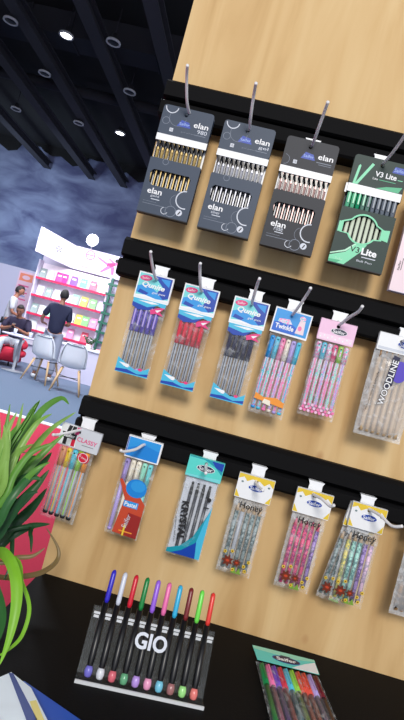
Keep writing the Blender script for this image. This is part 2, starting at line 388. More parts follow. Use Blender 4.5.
mb = MB(); mb.lathe([(.05, 0), (.07, .1), (.06, .1)], (0, 0, 0), 'white_card', 14); mb.build('pot', t)
mb = MB()
for k in range(26):
    a = k*2.4; q = .05+.004*k; mb.ball((q*cos(a), q*sin(a), .12+.006*k), .035, 'leaf_dark', 6, (1, 1, .5))
mb.build('foliage', t)
# poster on the left wall
t = thing('poster', 'pale pink poster with an orange patch on the left booth wall', 'poster', (-6.45, 14.97, 1.35))
mat('poster_pink', (232, 196, 216), .5); mat('poster_orange', (238, 140, 110), .5); mat('poster_blue', (150, 170, 220), .5)
mb = MB(); mb.box(-.24, .24, -.01, .01, 0, 1.1, 'poster_pink'); mb.flat(-.2, .2, .82, 1.04, -.012, 'poster_orange'); mb.ell(0, .93, .12, .06, -.013, 'poster_pink')
for k in range(5): mb.flat(-.18, .14-.04*(k % 2), .66-.1*k, .70-.1*k, -.012, 'poster_blue' if k % 2 else 'pink_print')
mb.build('sheet', t)
# round cafe table
t = thing('cafe_table', 'round white cafe table between the sitting man and the chairs', 'table', (-4.36, 10.55, 0))
mb = MB(); mb.lathe([(.40, .735), (.41, .75), (.40, .765), (.0, .765)], (0, 0, 0), 'booth_white', 32); mb.build('tabletop', t)
mb = MB(); mb.lathe([(.24, 0), (.24, .015), (.04, .03), (.03, .06), (.03, .735)], (0, 0, 0), 'lamp_metal', 20); mb.build('pedestal', t)
mat('cup_clear', (210, 216, 226), .2)
for k, (x, y, l) in enumerate([(-.1, -.15, 'clear cup on the cafe table, nearer the sitting man'), (.2, -.05, 'clear cup on the cafe table, nearer the standing man')]):
    b = MB(); b.lathe([(.03, 0), (.04, .12), (.036, .12), (.028, .006)], (0, 0, 0), 'cup_clear', 14); tag(b.build('cup', None, (-4.36+x, 10.55+y, .765)), l, 'cup', 'cups on the cafe table')
b = MB(); b.box(-.12, .12, -.09, .09, 0, .015, 'white_card'); b.box(-.11, .11, -.08, .08, .015, .02, 'poster_blue'); tag(b.build('brochure', None, (-4.5, 10.62, .765), (0, 0, .4)), 'white brochure lying on the round cafe table', 'brochure')

# shell chairs
mat('shell_white', (240, 241, 246), .35); mat('beech', (214, 176, 132), .5)
def shell_mesh():
    prof = [(-.23, .455, .19, .0), (-.20, .437, .215, .015), (-.10, .425, .235, .03), (.02, .42, .24, .045), (.12, .43, .24, .06), (.185, .47, .235, .075), (.215, .55, .23, .075), (.235, .65, .222, .065), (.255, .75, .205, .05), (.27, .82, .17, .035), (.275, .85, .12, .03)]
    vs = []; fs = []; n = 14
    for (y, z, w, cup) in prof:
        up = 1 if z < .46 else 0
        for k in range(n+1):
            u = k/n*2-1; e = abs(u)**2.6*cup
            vs.append((u*w, y-(e if not up else 0)-(0 if up else 0), z+(e*1.3 if up else e*.2)))
    N = len(prof)
    for i in range(N-1):
        for k in range(n): fs.append((i*(n+1)+k, i*(n+1)+k+1, (i+1)*(n+1)+k+1, (i+1)*(n+1)+k))
    m = MB(); m.add(vs, fs, 'shell_white', True); me = m.mesh('seat_shell')
    o = bpy.data.objects.new('t', me); COL.objects.link(o); md = o.modifiers.new('s', 'SOLIDIFY'); md.thickness = .012
    md2 = o.modifiers.new('u', 'SUBSURF'); md2.levels = 1
    dg = bpy.context.evaluated_depsgraph_get(); r = bpy.data.meshes.new_from_object(o.evaluated_get(dg)); bpy.data.objects.remove(o)
    for p in r.polygons: p.use_smooth = True
    return r
SHELL = shell_mesh()
def make_chair(lab, loc, rz, sc=1.1):
    t = thing('shell_chair', lab, 'chair', loc, (0, 0, rz), 'white shell chairs around the cafe table'); t.scale = (sc,)*3
    inst('seat_shell', SHELL, t)
    for sx in (-1, 1):
        for sy in (-1, 1):
            b = MB(); b.cyl((sx*.14, sy*.13, .41), (sx*.245, sy*.235, 0), .021, 'beech', .013, 10); b.build('leg', t)
    b = MB()
    for sx in (-1, 1):
        b.cyl((sx*.18, .17, .26), (-sx*.18, -.17, .26), .006, 'black', n=6); b.cyl((sx*.16, -.15, .40), (sx*.16, .15, .40), .008, 'black', n=6)
    b.build('brace', t); return t
make_chair('white shell chair with beech legs, back to us, left of the standing man', (-3.46, 9.75, 0), radians(170))
make_chair('white shell chair with beech legs nearest the edge of the wooden board', (-2.78, 9.25, 0), radians(195))
# red tub chair
t = thing('tub_chair', 'low red upholstered tub chair under the sitting man', 'armchair', (-5.02, 11.55, 0))
mat('red_fabric', (214, 36, 66), .7)
mb = MB(); mb.lathe([(.30, .10), (.36, .14), (.37, .38), (.34, .42), (.0, .43)], (0, 0, 0), 'red_fabric', 24); mb.build('seat', t)
mb = MB(); pts = [(.36*cos(a), .36*sin(a), .50+.12*sin(a)**2*(1 if sin(a) > 0 else 0)) for a in [radians(-20+220*i/14) for i in range(15)]]
mb.tube(pts, .075, 'red_fabric', 10); mb.tube([(x, y, .32) for x, y, z in pts], .08, 'red_fabric', 10); mb.build('backrest', t)
for a in range(4):
    b = MB(); b.cyl((.25*cos(a*pi/2+.8), .25*sin(a*pi/2+.8), .12), (.28*cos(a*pi/2+.8), .28*sin(a*pi/2+.8), 0), .018, 'black'); b.build('leg', t)

# ---------------------------------------------------------------- people
def skin_mesh(name, chains, m, sub=2):
    """chains: list of (points, radii); first vertex of later chains is welded when it repeats a point"""
    vs = []; rad = []; ed = []; idx = {}
    for pts, rs in chains:
        prev = None
        for p, r in zip(pts, rs):
            k = tuple(round(c, 4) for c in p)
            if k not in idx: idx[k] = len(vs); vs.append(p); rad.append(r)
            i = idx[k]
            if prev is not None and prev != i: ed.append((prev, i))
            prev = i
    me = bpy.data.meshes.new(name); me.from_pydata(vs, ed, [])
    o = bpy.data.objects.new('t', me); COL.objects.link(o); o.modifiers.new('s', 'SKIN').use_smooth_shade = True
    for i, r in enumerate(rad):
        r2 = r if isinstance(r, tuple) else (r, r)
        me.skin_vertices[0].data[i].radius = r2
    me.skin_vertices[0].data[0].use_root = True
    s = o.modifiers.new('u', 'SUBSURF'); s.levels = sub
    dg = bpy.context.evaluated_depsgraph_get(); r = bpy.data.meshes.new_from_object(o.evaluated_get(dg))
    bpy.data.objects.remove(o); r.materials.clear(); r.materials.append(MATS[m] if isinstance(m, str) else m)
    for p in r.polygons: p.use_smooth = True
    r.name = name; return r
def merge(a, b):
    bm = bmesh.new(); bm.from_mesh(a); bm.from_mesh(b); bm.to_mesh(a); bm.free(); return a
mat('skin', (150, 100, 78), .55); mat('navy', (24, 28, 58), .8); mat('jeans_grey', (150, 154, 172), .85); mat('shoe_white', (226, 226, 230), .5)
mat('shirt_check', (196, 198, 206), .8); mat('trouser_dark', (28, 28, 36), .8); mat('shirt_dark', (38, 30, 58), .8); mat('trouser_light', (196, 200, 208), .8); mat('shoe_dark', (20, 20, 24), .5)
def head_part(c, face, skinm='skin'):
    """head with nose, eyes, ears, mouth; face = unit vector the face looks along; returns MB in person frame"""
    m = MB(); f = Vector(face).normalized(); s = f.cross(Vector((0, 0, 1))).normalized(); u = s.cross(f); c = Vector(c)
    M = Matrix((s, f, u)).transposed()
    def P(a, b, d): return c+M @ Vector((a, b, d))
    base = MB(); base.ball((0, 0, 0), 1, skinm, 20)
    vs = []
    for v in base.v:
        x, y, z = v; w = .076*(1-.22*max(0, -z)); vs.append(P(x*w, y*(.094 if y > 0 else .1)*(1-.12*max(0, -z)), z*.118))
    m.add(vs, base.f, skinm, True)
    def lump(a, b, d, r, mt, sc=(1, 1, 1)):
        t = MB(); t.ball((0, 0, 0), r, mt, 8, sc); m.add([P(a+v[0], b+v[1], d+v[2]) for v in t.v], t.f, mt, True)
    lump(0, .1, -.012, .016, skinm, (.8, 1.1, 1.6)); 
    for k in (-1, 1):
        lump(k*.077, -.005, -.005, .028, skinm, (.35, .7, 1)); lump(k*.03, .083, .012, .010, 'ink'); lump(k*.03, .088, .034, .014, 'hair', (1.3, .5, .3))
    lump(0, .088, -.055, .02, mat('lips', (140, 70, 66), .5), (1.2, .5, .28))
    h = MB(); hv = []; hb = MB(); hb.ball((0, 0, 0), 1, 'hair', 20)
    for x, y, z in hb.v:
        k = 1.0; yy = y*.108; zz = z*.118+.014
        if y > .25 and z < .45: yy = y*.06; k = .8
        if z < -.35: zz = -.35*.118-.02; k = .8
        hv.append(P(x*.084*k, yy-.008, zz))
    h.add(hv, hb.f, 'hair', True)
    return m, h
def hand_chains(w, d, palm_n, curl=.5, sp=.019):
    """five fingers rooted in the palm: w wrist, d direction along the hand, palm_n palm normal"""
    w = Vector(w); d = Vector(d).normalized(); n = Vector(palm_n).normalized(); s = d.cross(n).normalized(); out = []
    palm = w+d*.045; out.append(([tuple(w), tuple(palm)], [.024, (.03, .02)]))
    for k, L in enumerate((.068, .078, .072, .056)):
        b = w+d*.075+s*((k-1.5)*sp); a = curl; p1 = b+(d*cos(a*.5)+n*sin(a*.5))*L*.45; p2 = p1+(d*cos(a*1.2)+n*sin(a*1.2))*L*.55
        out.append(([tuple(palm), tuple(b), tuple(p1), tuple(p2)], [(.03, .02), .0095, .009, .0075]))
    t0 = w+d*.03-s*.028; t1 = t0+(d*.7-s*.6+n*.3).normalized()*.035; t2 = t1+(d*.9+n*.4).normalized()*.028
    out.append(([tuple(palm), tuple(t0), tuple(t1), tuple(t2)], [(.03, .02), .012, .010, .008])); return out
def person(lab, loc, rz, J, shirt, trouser, shoe, sc=1.0, face=(0, 1, 0), belt=True):
    t = thing('person', lab, 'person', loc, (0, 0, rz)); t.scale = (sc,)*3
    pel, che, nk, hd = J['pelvis'], J['chest'], J['neck'], J['head']
    ch = [([pel, J['belly'], che, nk, hd], [(.12, .09), (.11, .085), (.13, .095), .052, .05])]
    for k in (0, 1):
        ch.append(([che, J['sh'][k], J['el'][k], J['wr'][k]], [(.13, .095), .05, .04, .027]))
        ch.append(([pel, J['hip'][k], J['kn'][k], J['an'][k], J['toe'][k]], [(.12, .09), .078, .055, .038, .03]))
        hc = hand_chains(J['wr'][k], J['hd'][k], J['pn'][k]); ch += hc
    body = skin_mesh('body', ch, 'skin', 1)
    hm, hh = head_part(hd, face); hme = hm.mesh('h')
    mats = list(hme.materials); 
    for mm in mats:
        if mm.name not in [q.name for q in body.materials]: body.materials.append(mm)
    remap = [[q.name for q in body.materials].index(mm.name) for mm in mats]
    for p in hme.polygons: p.material_index = remap[p.material_index]
    merge(body, hme); inst('body', body, t)
    hh.build('hair', t)
    sl = [tuple(Vector(J['sh'][k]).lerp(Vector(J['el'][k]), .85)) for k in (0, 1)]
    low = tuple(Vector(pel)+Vector((0, 0, -.09)))
    ch = [([low, J['belly'], che, tuple(Vector(che).lerp(Vector(nk), .82))], [(.155, .12), (.15, .115), (.165, .125), .082])]
    for k in (0, 1): ch.append(([che, J['sh'][k], sl[k]], [(.165, .12), .072, .062]))
    inst('shirt', skin_mesh('shirt', ch, shirt, 2), t)
    ch = []
    up = tuple(Vector(pel)+Vector((0, 0, .05)))
    for k in (0, 1):
        lo = tuple(Vector(J['kn'][k]).lerp(Vector(J['an'][k]), .92)); ch.append(([up, J['hip'][k], J['kn'][k], lo], [(.145, .11), .10, .078, .062]))
    inst('trousers', skin_mesh('trousers', ch, trouser, 2), t)
    for k in (0, 1):
        a, b = Vector(J['an'][k]), Vector(J['toe'][k]); heel = a-(b-a)*.25; heel.z = b.z
        s = skin_mesh('shoe', [([tuple(heel), tuple((heel+b)/2+Vector((0, 0, .02))), tuple(b+(b-heel)*.12)], [.042, .047, .036])], shoe, 2); inst('shoe', s, t)
    return t
# man in navy, seen from behind, right way up and bent slightly to his left hand
J = dict(pelvis=(0, 0, .94), belly=(0, .01, 1.08), chest=(0, .0, 1.30), neck=(0, .02, 1.50), head=(0, .05, 1.645),
         sh=[(-.18, 0, 1.40), (.18, 0, 1.40)], el=[(-.29, .02, 1.15), (.22, .02, 1.12)], wr=[(-.30, .25, 1.06), (.12, .24, 1.12)], hd=[(.5, .9, 0), (-.4, .9, .1)], pn=[(0, 0, -1), (0, 0, -1)],
         hip=[(-.10, 0, .88), (.10, 0, .88)], kn=[(-.13, .02, .50), (.12, .02, .50)], an=[(-.17, -.02, .085), (.12, -.02, .085)], toe=[(-.21, .13, .042), (.15, .13, .042)])
person('man in a navy polo shirt and pale grey jeans, standing with his back to us', (-3.64, 10.35, 0), radians(12), J, 'navy', 'jeans_grey', 'shoe_white', 1.09, (-.3, 1, -.2))
J2 = dict(pelvis=(0, 0, .94), belly=(0, .01, 1.08), chest=(0, .02, 1.30), neck=(0, .06, 1.50), head=(0, .11, 1.63),
         sh=[(-.19, .02, 1.40), (.19, .02, 1.40)], el=[(-.25, .06, 1.12), (.25, .06, 1.12)], wr=[(-.16, .27, 1.06), (.16, .27, 1.06)], hd=[(.4, .9, 0), (-.4, .9, 0)], pn=[(0, 0, -1), (0, 0, -1)],
         hip=[(-.10, 0, .88), (.10, 0, .88)], kn=[(-.11, .02, .50), (.11, .02, .50)], an=[(-.12, -.02, .085), (.12, -.02, .085)], toe=[(-.13, .13, .042), (.13, .13, .042)])
sh = MATS['shirt_check']; N = sh.node_tree.nodes; L = sh.node_tree.links; tc = N.new('ShaderNodeTexCoord'); wv = N.new('ShaderNodeTexWave'); wv.inputs['Scale'].default_value = 14
wv.bands_direction = 'Z'; cr = N.new('ShaderNodeValToRGB'); cr.color_ramp.elements[0].color = rgb(120, 126, 140); cr.color_ramp.elements[1].color = rgb(214, 216, 222)
L.new(tc.outputs['Object'], wv.inputs['Vector']); L.new(wv.outputs['Fac'], cr.inputs['Fac']); L.new(cr.outputs['Color'], N['Principled BSDF'].inputs['Base Color'])
person('man in a striped grey shirt and dark trousers, looking down behind the sitting man', (-5.50, 12.25, 0), radians(-70), J2, 'shirt_check', 'trouser_dark', 'shoe_dark', 1.07, (0, 1, -.35))
# sitting man bowed over a phone
J3 = dict(pelvis=(0, 0, .50), belly=(0, .03, .64), chest=(0, .07, .86), neck=(0, .13, 1.05), head=(0, .20, 1.17),
         sh=[(-.19, .08, .95), (.19, .08, .95)], el=[(-.29, .20, .72), (.29, .20, .72)], wr=[(-.07, .38, .80), (.07, .38, .80)], hd=[(.6, .7, .3), (-.6, .7, .3)], pn=[(0, .3, 1), (0, .3, 1)],
         hip=[(-.10, .04, .50), (.10, .04, .50)], kn=[(-.19, .46, .50), (.17, .46, .50)], an=[(-.22, .40, .085), (.16, .50, .085)], toe=[(-.25, .55, .042), (.18, .65, .042)])
person('man in a dark shirt and pale trousers, sitting bowed over his phone', (-4.88, 11.5, 0), radians(190), J3, 'shirt_dark', 'trouser_light', 'shoe_dark', 1.09, (0, .9, -.45))
b = MB(); b.rbox(-.036, .036, -.004, .004, -.075, .075, .01, 'black_gloss'); tag(b.build('phone', None, (-4.80, 11.02, .925), (radians(-50), 0, radians(10))), 'black phone held in the sitting man\'s hands', 'phone')

# ================================================================ STAND: board, rails, table
t = thing('display_board', 'tall pale pine board carrying three black hook rails', 'display board', (0, 0, 0))
mb = MB(); mb.box(0, 2.0, 0, .022, .30, 2.35, 'pine'); mb.build('panel', t)
prof = [(0, 0), (-.022, 0), (-.030, -.006), (-.031, -.030), (-.026, -.0325), (-.012, -.0325), (-.012, -.0375), (-.028, -.0375), (-.0345, -.041), (-.0345, -.062), (-.031, -.066), (0, -.066)]
for z in (1.616, 1.341, 1.064):
    b = MB(); n = len(prof); vs = [(-.001, y, z+h) for y, h in prof]+[(1.995, y, z+h) for y, h in prof]
    b.add(vs, [list(range(n)), list(range(2*n-1, n-1, -1))]+[(i, (i+1) % n, (i+1) % n+n, i+n) for i in range(n)], 'black_rail'); b.build('rail', t)
for z0 in (.34, 1.2, 2.2):
    b = MB(); b.box(.02, 1.98, .022, .062, z0, z0+.05, 'pine'); b.build('batten', t)
mat('cloth_black', (11, 11, 13), .75, bump=.1, bscale=300, spec=.15)
t = thing('display_table', 'black covered display table below the pine board', 'table', (0, 0, 0))
mb = MB(); mb.box(0, 2.0, -1.1, -.001, .725, .75, 'cloth_black'); mb.build('tabletop', t)
mb = MB(); mb.box(.01, .025, -1.09, -.005, 0.021, .725, 'cloth_black'); mb.box(.025, 1.985, -1.09, -1.075, 0.021, .725, 'cloth_black'); mb.box(1.985, 2.0, -1.09, -.005, 0.021, .725, 'cloth_black'); mb.build('skirt', t)

# ================================================================ HOOKS
mat('hook_metal', (236, 236, 240), .35)
def hook(x, z, path, lab, tab=.023, tz0=-.056, tz1=-.033, yb=-.034):
    if z > 1.6: tz0, tz1 = -.0655, (-.0505 if x > .2 else -.0545)
    elif z > 1.3: tz1 = -.037
    """x, z = rail top; tab clipped over the lower band, bent wire prong"""
    t = thing('display_hook', lab, 'hook', (x, yb, z+tz0), group='white hooks on the black rails')
    b = MB(); b.prism([(-tab/2, 0), (tab/2, 0), (tab/2-.001, .75*(tz1-tz0)), (tab/2+.0015, tz1-tz0), (-tab/2-.0015, tz1-tz0), (-tab/2+.001, .75*(tz1-tz0))], -.0045, -.0008, 'white')
    b.box(-tab/2, tab/2, -.0042, .0085, (tz1-tz0)-.002, (tz1-tz0), 'white'); b.build('clip', t)
    b = MB(); P = [Vector(p)-Vector((x, yb, z+tz0)) for p in path]
    # smooth
    Q = []
    for i in range(len(P)-1):
        p0, p1, p2, p3 = P[max(i-1, 0)], P[i], P[i+1], P[min(i+2, len(P)-1)]
        for k in range(5):
            u = k/5; Q.append(.5*((2*p1)+(p2-p0)*u+(2*p0-5*p1+4*p2-p3)*u*u+(3*p1-p0-3*p2+p3)*u**3))
    Q.append(P[-1]); b.tube(Q, .0024, 'hook_metal', 8); b.build('prong', t); return t
R1, R2, R3 = 1.616, 1.341, 1.064

# ================================================================ PEN FACTORY (mm)
def build_pen(prefix_parts, loc, parent, rot=(0, 0, 0)):
    p = inst('pen', prefix_parts[0], parent, loc, rot)
    for nm, me in prefix_parts[1:]: inst(nm, me, p)
    return p
_pc = {}
def gel_pen(cap, barrel, tip, L=128, r=3.6, clip=None, caplen=.36, deco=None):
    k = (cap, barrel, tip, L, r, clip, caplen, deco)
    if k in _pc: return _pc[k]
    b = MB(.001); b.tube([(0, 0, 0), (0, 0, 5), (0, 0, 6), (0, 0, L*(1-caplen)+8)], [1.2, r*.6, r*.8, r*.8], barrel, 10)
    b.tube([(0, 0, 0), (0, 0, 4)], [r*.8, r*.95], tip, 10)
    if deco:
        b.box(-.9, .9, -r*.8-.35, -r*.5, 6, L*(1-caplen), deco)
    c = MB(.001); z0 = L*(1-caplen); c.tube([(0, 0, z0), (0, 0, L-2), (0, 0, L)], [r, r*.98, r*.7], cap, 10)
    cl = clip or cap; c.box(-1.1, 1.1, -r-1.6, -r-.5, z0+10, L-4, cl); c.box(-1.1, 1.1, -r-1.6, -r+.6, L-6, L-3, cl)
    _pc[k] = (b.mesh('pen'), ('cap', c.mesh('cap'))); return _pc[k]

# ================================================================ CARTONED PEN SETS (top rail)
mat('slate', (62, 74, 92), .5, spec=.3); mat('slate_dark', (34, 38, 48), .5, spec=.3); mat('gold', (236, 204, 132), .3, .15); mat('steel', (222, 224, 236), .3, .1); mat('rose', (226, 184, 178), .3, .1)
mat('ring_white', (206, 212, 224), .5); mat('ring_grey', (118, 128, 146), .5); mat('blue_ink', (40, 70, 170), .5); mat('pale_blue', (150, 176, 236), .5)
def metal_pen(metal, L=134, r=3.1):
    k = ('mp', metal)
    if k in _pc: return _pc[k]
    b = MB(.001); b.tube([(0, 0, 0), (0, 0, 10), (0, 0, L-38)], [1.2, r*.8, r*.9], 'black_gloss', 10)
    b.tube([(0, 0, 44), (0, 0, L-50)], r*.93, 'black_gloss', 10); b.box(-.9, .9, -r*.93-.25, -r*.5, 34, L-60, metal)
    c = MB(.001); c.tube([(0, 0, L-50), (0, 0, L-14), (0, 0, L-12), (0, 0, L)], [r, r, r*1.02, r*.8], metal, 10)
    c.tube([(0, 0, L-30), (0, 0, L-1), (0, 0, L+1)], [r*1.04, r*1.04, r*.7], 'black_gloss', 10)
    q = MB(.001); q.prism([(-2.2, L-2), (1.2, L-2), (2.4, L-34), (.4, L-34)], -r-1.8, -r-.8, metal); q.box(-1.6, 1.2, -r-1.8, 0, L-5, L-2, 'black_gloss'); q.prism([(-2.6, L-20), (1.4, L-20), (3.2, L-31), (.2, L-29)], -r-2.1, -r-1.7, 'black_gloss'); q.prism([(-3.2, L-30), (-1.4, L-30), (-.6, L-46), (-2.4, L-46)], -r-1.4, -r*.4, 'black_gloss')
    _pc[k] = (b.mesh('pen'), ('cap', c.mesh('cap')), ('clip', q.mesh('clip'))); return _pc[k]
def elan(x, z, lab, metal, sub, card, dark=False, w=84, h=178, num=True, rot=0):
    t = thing('pen_carton', lab, 'pen pack', (x, -.0535, z), (0, radians(rot), 0), 'boxed pen sets on the top rail'); W = w/2
    b = MB(.001); plate(b, rrect(-W, W, 130, h, 5), [circ(-3, h-11, 3.2)], -7.2, -6.2, card); plate(b, rrect(-W, W, 130, h, 5), [circ(-3, h-11, 3.2)], 5.2, 6.0, card)
    b.flat(-W, W, 119, 130, -7.1, 'white_card'); b.box(-W, W, -7, -6.3, 119, 130, 'white_card'); b.box(-W, -W+.6, -7, 6, 119, h-6, card); b.box(W-.6, W, -7, 6, 119, h-6, card)
    b.text('elan', 25, 155, 24, 9, -7.4, 'white_card', bold=.012)
    if num: b.text(num, 29, 145, 16, 6.5, -7.4, 'ring_white'); b.flat(12, 36, 138.5, 139.5, -7.4, 'ring_grey')
    else: b.flat(12, 36, 145, 146.2, -7.4, 'ring_grey'); b.flat(16, 36, 142, 142.8, -7.4, 'ring_grey')
    b.poly([(-14, 147), (9, 147), (5, 156), (-8, 158)], -7.3, 'blue_ink'); b.text('Saifer', -2, 152, 17, 4.5, -7.5, 'pale_blue', bold=.01)
    b.flat(-24, -18, 136, 142, -7.35, 'ring_white'); b.text('10', -21, 139, 3.5, 3.5, -7.5, 'ink')
    if not dark:
        b.ring(-28, 176, 11, 1.6, -7.4, 'ring_white', pi*1.02, pi*1.98); b.ring(-33, 152, 6, .8, -7.4, 'ring_grey'); b.ring(-15, 160, 14, .6, -7.4, 'ring_grey', pi*.9, pi*2)
        b.text('gel pens', 6, 139, 22, 2.4, -7.4, 'ring_grey')
    else: b.ring(-38, 140, 8, .6, -7.4, 'ring_grey', -pi/2, pi/2)
    b.build('header_card', t)
    b = MB(.001); b.box(-W+.8, W-.8, 4.6, 5.2, 1, 130, 'white_card'); b.build('backing', t)
    b = MB(.001); win = [(-34, 50), (-29, 45), (24, 45), (29, 50), (31, 66), (27, 71), (-31, 71), (-36, 66)]
    plate(b, [(-W, 0), (W, 0), (W, 88), (W-2, 90), (-W+2, 90), (-W, 88)], [win], -7.2, -6.4, card)
    b.box(-W, -W+.6, -6.8, 6, 0, 89, card); b.box(W-.6, W, -6.8, 6, 0, 89, card); b.box(-W, W, 5.3, 6.0, 0, 89, card); b.box(-W, W, -7.2, 6, -1.6, 0, 'slate_dark')
    b.text('elan', -21, 36, 24, 9.5, -7.4, 'white_card', bold=.015); b.text(sub, -19, 28, 14, 5, -7.4, 'ring_white')
    b.flat(-24, -10, 22.4, 23.6, -7.4, 'ring_white'); b.flat(-36, 6, 14, 14.7, -7.4, 'ring_grey'); b.flat(-36, -14, 18, 18.5, -7.4, 'ring_grey')
    rc = 'pink_print' if metal == 'rose' else 'ring_white'
    b.ring(30, 33, 15, 1.8, -7.4, 'ring_white', pi*.5, pi*1.6); b.ring(12, 10, 9, .9, -7.4, 'ring_grey'); b.ring(2, 9, 6, 1.0, -7.4, 'ring_white', pi*.6, pi*1.9); b.ring(18, 28, 11, .5, -7.4, 'ring_grey', pi*.6, pi*1.3)
    b.ell(26, 11, 5.2, 5.2, -7.4, 'ring_white', rot=0); b.poly([(24, 8), (27, 14), (28.6, 13), (25.6, 7.4)], -7.5, 'ink'); b.ring(-10, 96, 0.1, .05, -7.4, 'ring_grey')
    if num != False and not dark: b.ring(-16, 86, 5, .8, -7.4, 'ring_grey')
    b.build('sleeve', t)
    for i in range(10): build_pen(metal_pen(metal), ((-35.5+i*7.9)/1000, -.0005, .004), t)
    return t
elan(.0552, 1.3795, 'dark slate pen carton with gold pens, leftmost on the top rail', 'gold', 'gold', 'slate', num='980')
elan(.1572, 1.3775, 'dark slate pen carton with silver pens, second on the top rail', 'steel', 'silver', 'slate', num='gel')
elan(.2610, 1.3755, 'nearly black pen carton with rose coloured pens, third on the top rail', 'rose', 'rose', 'slate_dark', dark=True, num=False)
# green carton
mat('forest', (34, 56, 52), .5, spec=.3); mat('mint', (116, 214, 168), .45); mat('mint_light', (176, 232, 200), .45); mat('mint_deep', (40, 170, 120), .45); mat('pen_cream', (206, 216, 196), .4); mat('grey_green', (120, 160, 146), .4); mat('grey_pen', (128, 138, 150), .4)
t = thing('pen_carton', 'dark green pen carton with mint pens and a barrel-shaped window, right on the top rail', 'pen pack', (.3728, -.0535, 1.3745), group='boxed pen sets on the top rail')
W = 43; h = 175
b = MB(.001); plate(b, rrect(-W, W, 128, h, 5), [circ(2, h-10, 3.2)], -7.2, -6.2, 'forest'); plate(b, rrect(-W, W, 128, h, 5), [circ(2, h-10, 3.2)], 5.2, 6, 'forest')
b.box(-W, W, -7, -6.2, 115, 128, 'white_card'); b.box(-W, -W+.6, -7, 6, 115, h-6, 'forest'); b.box(W-.6, W, -7, 6, 115, h-6, 'forest'); b.box(-W-3, -W, -7.4, -6.4, 112, 127, 'white_card')
b.poly([(-34, 128), (-29, 128), (-10, 164), (-14, 166)], -7.3, 'mint'); b.poly([(-37, 128), (-33, 128), (-30, 158), (-32, 160), (-34, 157)], -7.35, 'mint')
b.text('V3 Lite', 11, 151, 34, 8.5, -7.4, 'white_card', bold=.02); b.flat(30, 38, 147.5, 148.6, -7.4, 'mint'); b.text('Lite', -4, 143, 8, 3.6, -7.4, 'white_card'); b.flat(2, 28, 142, 143, -7.4, 'mint_deep'); b.poly([(0, 128.4), (36, 128.4), (40, 138), (16, 134)], -7.25, 'mint_deep')
b.poly([(19, 158), (41, 158), (38, 168), (22, 168)], -7.3, 'blue_ink'); b.text('Saifer', 30, 163, 17, 5.5, -7.5, 'pale_blue', bold=.01)
b.build('header_card', t)
b = MB(.001); b.box(-W+.8, W-.8, 4.6, 5.2, 1, 128, 'slate_dark'); b.build('backing', t)
cx, cz = -3, 60
win = [(cx+22*cos(radians(a)), cz+22*sin(radians(a))) for a in range(28, 153, 12)]+[(-34, 66), (-34, 50)]+[(cx+22*cos(radians(a)), cz+22*sin(radians(a))) for a in range(208, 333, 12)]+[(26, 50), (26, 66)]
win = [(x, z) for x, z in win]
def grow(pts, k): return [(cx+(x-cx)*k, cz+(z-cz)*k) for x, z in pts]
b = MB(.001); plate(b, [(-W, 0), (W, 0), (W, 90), (-W, 90)], [win], -7.2, -6.4, 'forest')
plate(b, grow(win, 1.12), [win], -7.6, -7.25, 'mint')
b.poly([(26.5, 51), (39, 49), (39, 68), (26.5, 66)], -7.7, 'mint'); b.poly([(-41, 49), (-35, 50), (-35, 66), (-41, 66)], -7.7, 'mint')
b.box(-W, -W+.6, -6.8, 6, 0, 90, 'forest'); b.box(W-.6, W, -6.8, 6, 0, 90, 'forest'); b.box(-W, W, 5.3, 6, 0, 90, 'forest'); b.box(-W, W, -7.2, 6, -1.6, 0, 'slate_dark')
b.poly([(-43, 0), (-18, 0), (2, 24), (10, 38), (-6, 36), (-20, 20), (-43, 10)], -7.3, 'mint'); b.poly([(-43, 0), (-30, 0), (-24, 5), (-43, 4)], -7.35, 'mint_deep'); b.poly([(-43, 12), (-43, 14), (-22, 23), (-8, 37), (-5, 37), (-20, 21)], -7.35, 'mint_light')
b.text('V3', -7, 27, 15, 9, -7.5, 'ink', bold=.01); b.text('Lite', 16, 27, 24, 11, -7.5, 'white_card', bold=.03); b.flat(6, 28, 17, 18.4, -7.5, 'ring_white'); b.text('Ball Pen', 12, 11, 24, 3.2, -7.5, 'ring_white'); b.text('Saifer', -27, 7, 12, 4, -7.5, 'mint_light')
b.build('sleeve', t)
for i in range(10):
    c = ['mint', 'mint', 'mint_deep', 'grey_green', 'grey_green', 'grey_pen', 'grey_pen', 'grey_pen', 'grey_pen', 'grey_pen'][i]
    build_pen(gel_pen(c, 'pen_cream', 'silver', 122, 3.6, 'mint_light' if i < 4 else 'grey_pen', .30), ((-36+i*8)/1000, -.0015, .002), t)
# pale carton at the right edge of the top rail
mat('blush', (236, 214, 222), .45)
t = thing('pen_carton', 'pale pink pen carton cut off by the right edge of the view', 'pen pack', (.4755, -.0535, 1.354), group='boxed pen sets on the top rail')
b = MB(.001); plate(b, rrect(-43, 43, 0, 175, 3), [circ(0, 166, 3.2)], -7.2, -6.4, 'blush'); b.box(-43, -42.3, -6.6, 6, 0, 172, 'blush'); b.box(42.3, 43, -6.6, 6, 0, 172, 'blush'); b.box(-43, 43, 5.2, 6, 0, 172, 'blush'); b.box(-43, 43, -7.2, 6, -1, 0, 'booth_white')
b.text('Saifer', -37, 40, 16, 3.4, -7.5, 'ink', rot=pi/2, bold=.01); b.flat(-33.5, -32.6, 33, 52, -7.4, 'ink'); b.text('V3 Lite', 4, 28, 40, 13, -7.5, 'ink', bold=.02); b.ring(4, 84, 22, 2, -7.4, 'pink_print'); b.flat(-28, 30, 120, 134, -7.4, 'white_card')
b.build('sleeve', t)

